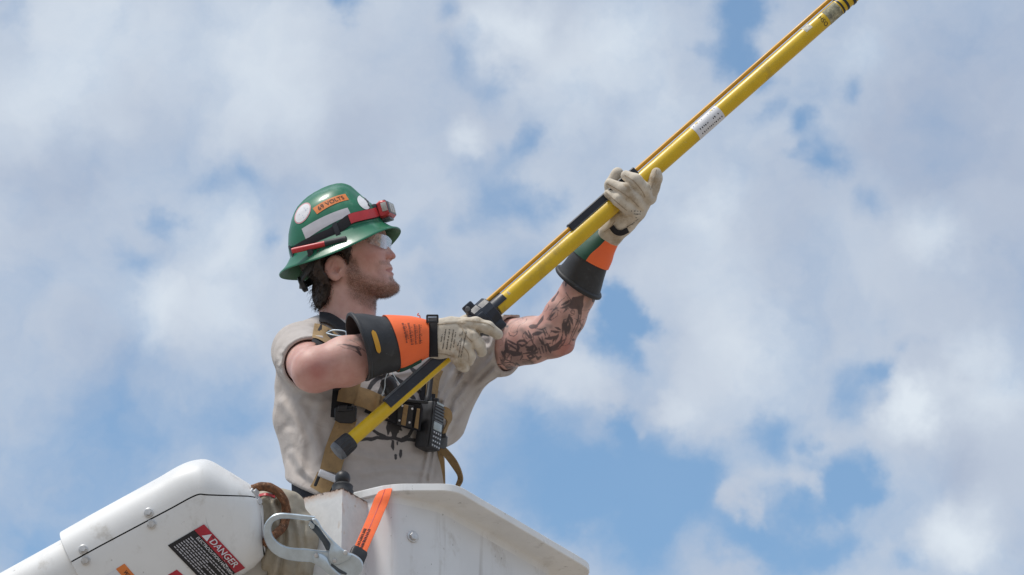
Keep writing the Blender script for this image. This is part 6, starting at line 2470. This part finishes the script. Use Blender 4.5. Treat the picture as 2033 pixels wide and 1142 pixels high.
# dark flask-shaped pouch under the pole
V, F = cyl(pt(766, 750, dch - 40), pt(786, 795, dch - 32), 15, 24, bev=6)
tag(obj('torch_pouch', V, F, M['plastic'], auto=50), 'black rounded pouch on the chest, half hidden behind the pole', 'pouch')
wr = resample(P3([(776, 735, dch - 62), (782, 745, dch - 60), (790, 758, dch - 58), (800, 770, dch - 54)]), 16)
wr2 = resample(P3([(772, 736, dch - 62), (765, 752, dch - 60), (764, 768, dch - 56), (759, 786, dch - 48)]), 16)
for w_, tx in ((wr, 'right'), (wr2, 'left')):
    pass
mb = MB().add(*tube(np.vstack([wr2[::-1], wr]), 1.0, 6))
V, F = mb.out()
tag(obj('thin_cord', V, F, M['hook']), 'thin pale cord looped over the black pouch on the chest', 'cord')

# ------------------------------------------------------------------ two-way radio
rd = float(ray_hit(surf, np.array([850.]), np.array([850.]), -420, 100)[0]) - 24
ra = math.radians(58)
rn = nrm(np.array([math.sin(ra), -math.cos(ra), .05]))
ru = nrm(np.array([.045, .35, 1.0]))
ru = nrm(ru - rn * (ru @ rn))
rs = np.cross(ru, rn)
rc = pt(852, 847, rd)
radio = thing('two_way_radio', 'black handheld two-way radio with keypad clipped to the chest strap', 'radio', rc - ru * 52)
V, F = box(rc, rn, rs, ru, 16, 20.5, 46.5, 4)
obj('body', V, F, M['plastic'], radio, auto=40)
fc = rc + rn * 17.2
V, F = box(fc + rn * .6, rn, rs, ru, 1.4, 19, 45, 1)
obj('front_panel', V, F, M['plastic'], radio, auto=40)
for k in range(6):
    V, F = box(fc + rn * 2.6 + ru * (38 - k * 6.0) + rs * 0, rn, rs, ru, 1.4, 16 - (k > 3) * 1.5, 1.7, .8)
    obj('grille_bar', V, F, M['plastic_grey'], radio)
V, F = box(fc + rn * 2.6 + ru * 43.5, rn, rs, ru, 1.2, 12, 2.4, .8)
obj('top_strip', V, F, M['lcd'], radio)
V, F = box(fc + rn * 2.4 + ru * -1.5, rn, rs, ru, 1.2, 14, 8.0, .8)
obj('screen', V, F, M['lcd'], radio)
key = None
for i in range(4):
    for j in range(4):
        p_ = fc + rn * 2.8 + ru * (-15 - i * 8.6) + rs * (-11.4 + j * 7.6)
        V, F = box([0, 0, 0], rn, rs, ru, 1.5, 2.8, 2.7, .9)
        if key is None:
            key = mesh_from('key', to_w(V) - to_w(np.zeros(3)), F, M['plastic_grey'], True, 40)
            kp = mesh_from('key_mark', to_w(box([0, 0, 0], rn, rs, ru, .5, 1.5, 1.1)[0]) - to_w(np.zeros(3)), F[:0] or box([0, 0, 0], rn, rs, ru, .5, 1.5, 1.1)[1], M['sticker'], False)
        o = bpy.data.objects.new('key', key)
        COL.objects.link(o)
        o.parent = radio
        o.location = to_w(p_) - root_loc(radio)
        o2 = bpy.data.objects.new('key_mark', kp)
        COL.objects.link(o2)
        o2.parent = o
        o2.location = nrm((rn[0] * XC + rn[1] * YC + rn[2] * ZC)) * .0014
an = rc + ru * 49 - rs * 13 - rn * 2
V, F = tube([an - ru * 2, an + ru * 8, an + ru * 10, an + ru * 70, an + ru * 74], [7.5, 7, 5.6, 4.6, 3], 16)
obj('antenna', V, F, M['plastic'], radio)
kb_ = rc + ru * 49 + rs * 12
V, F = cyl(kb_, kb_ + ru * 11, 6, 16, bev=1)
obj('volume_knob', V, F, M['plastic'], radio)

bpy.context.view_layer.update()
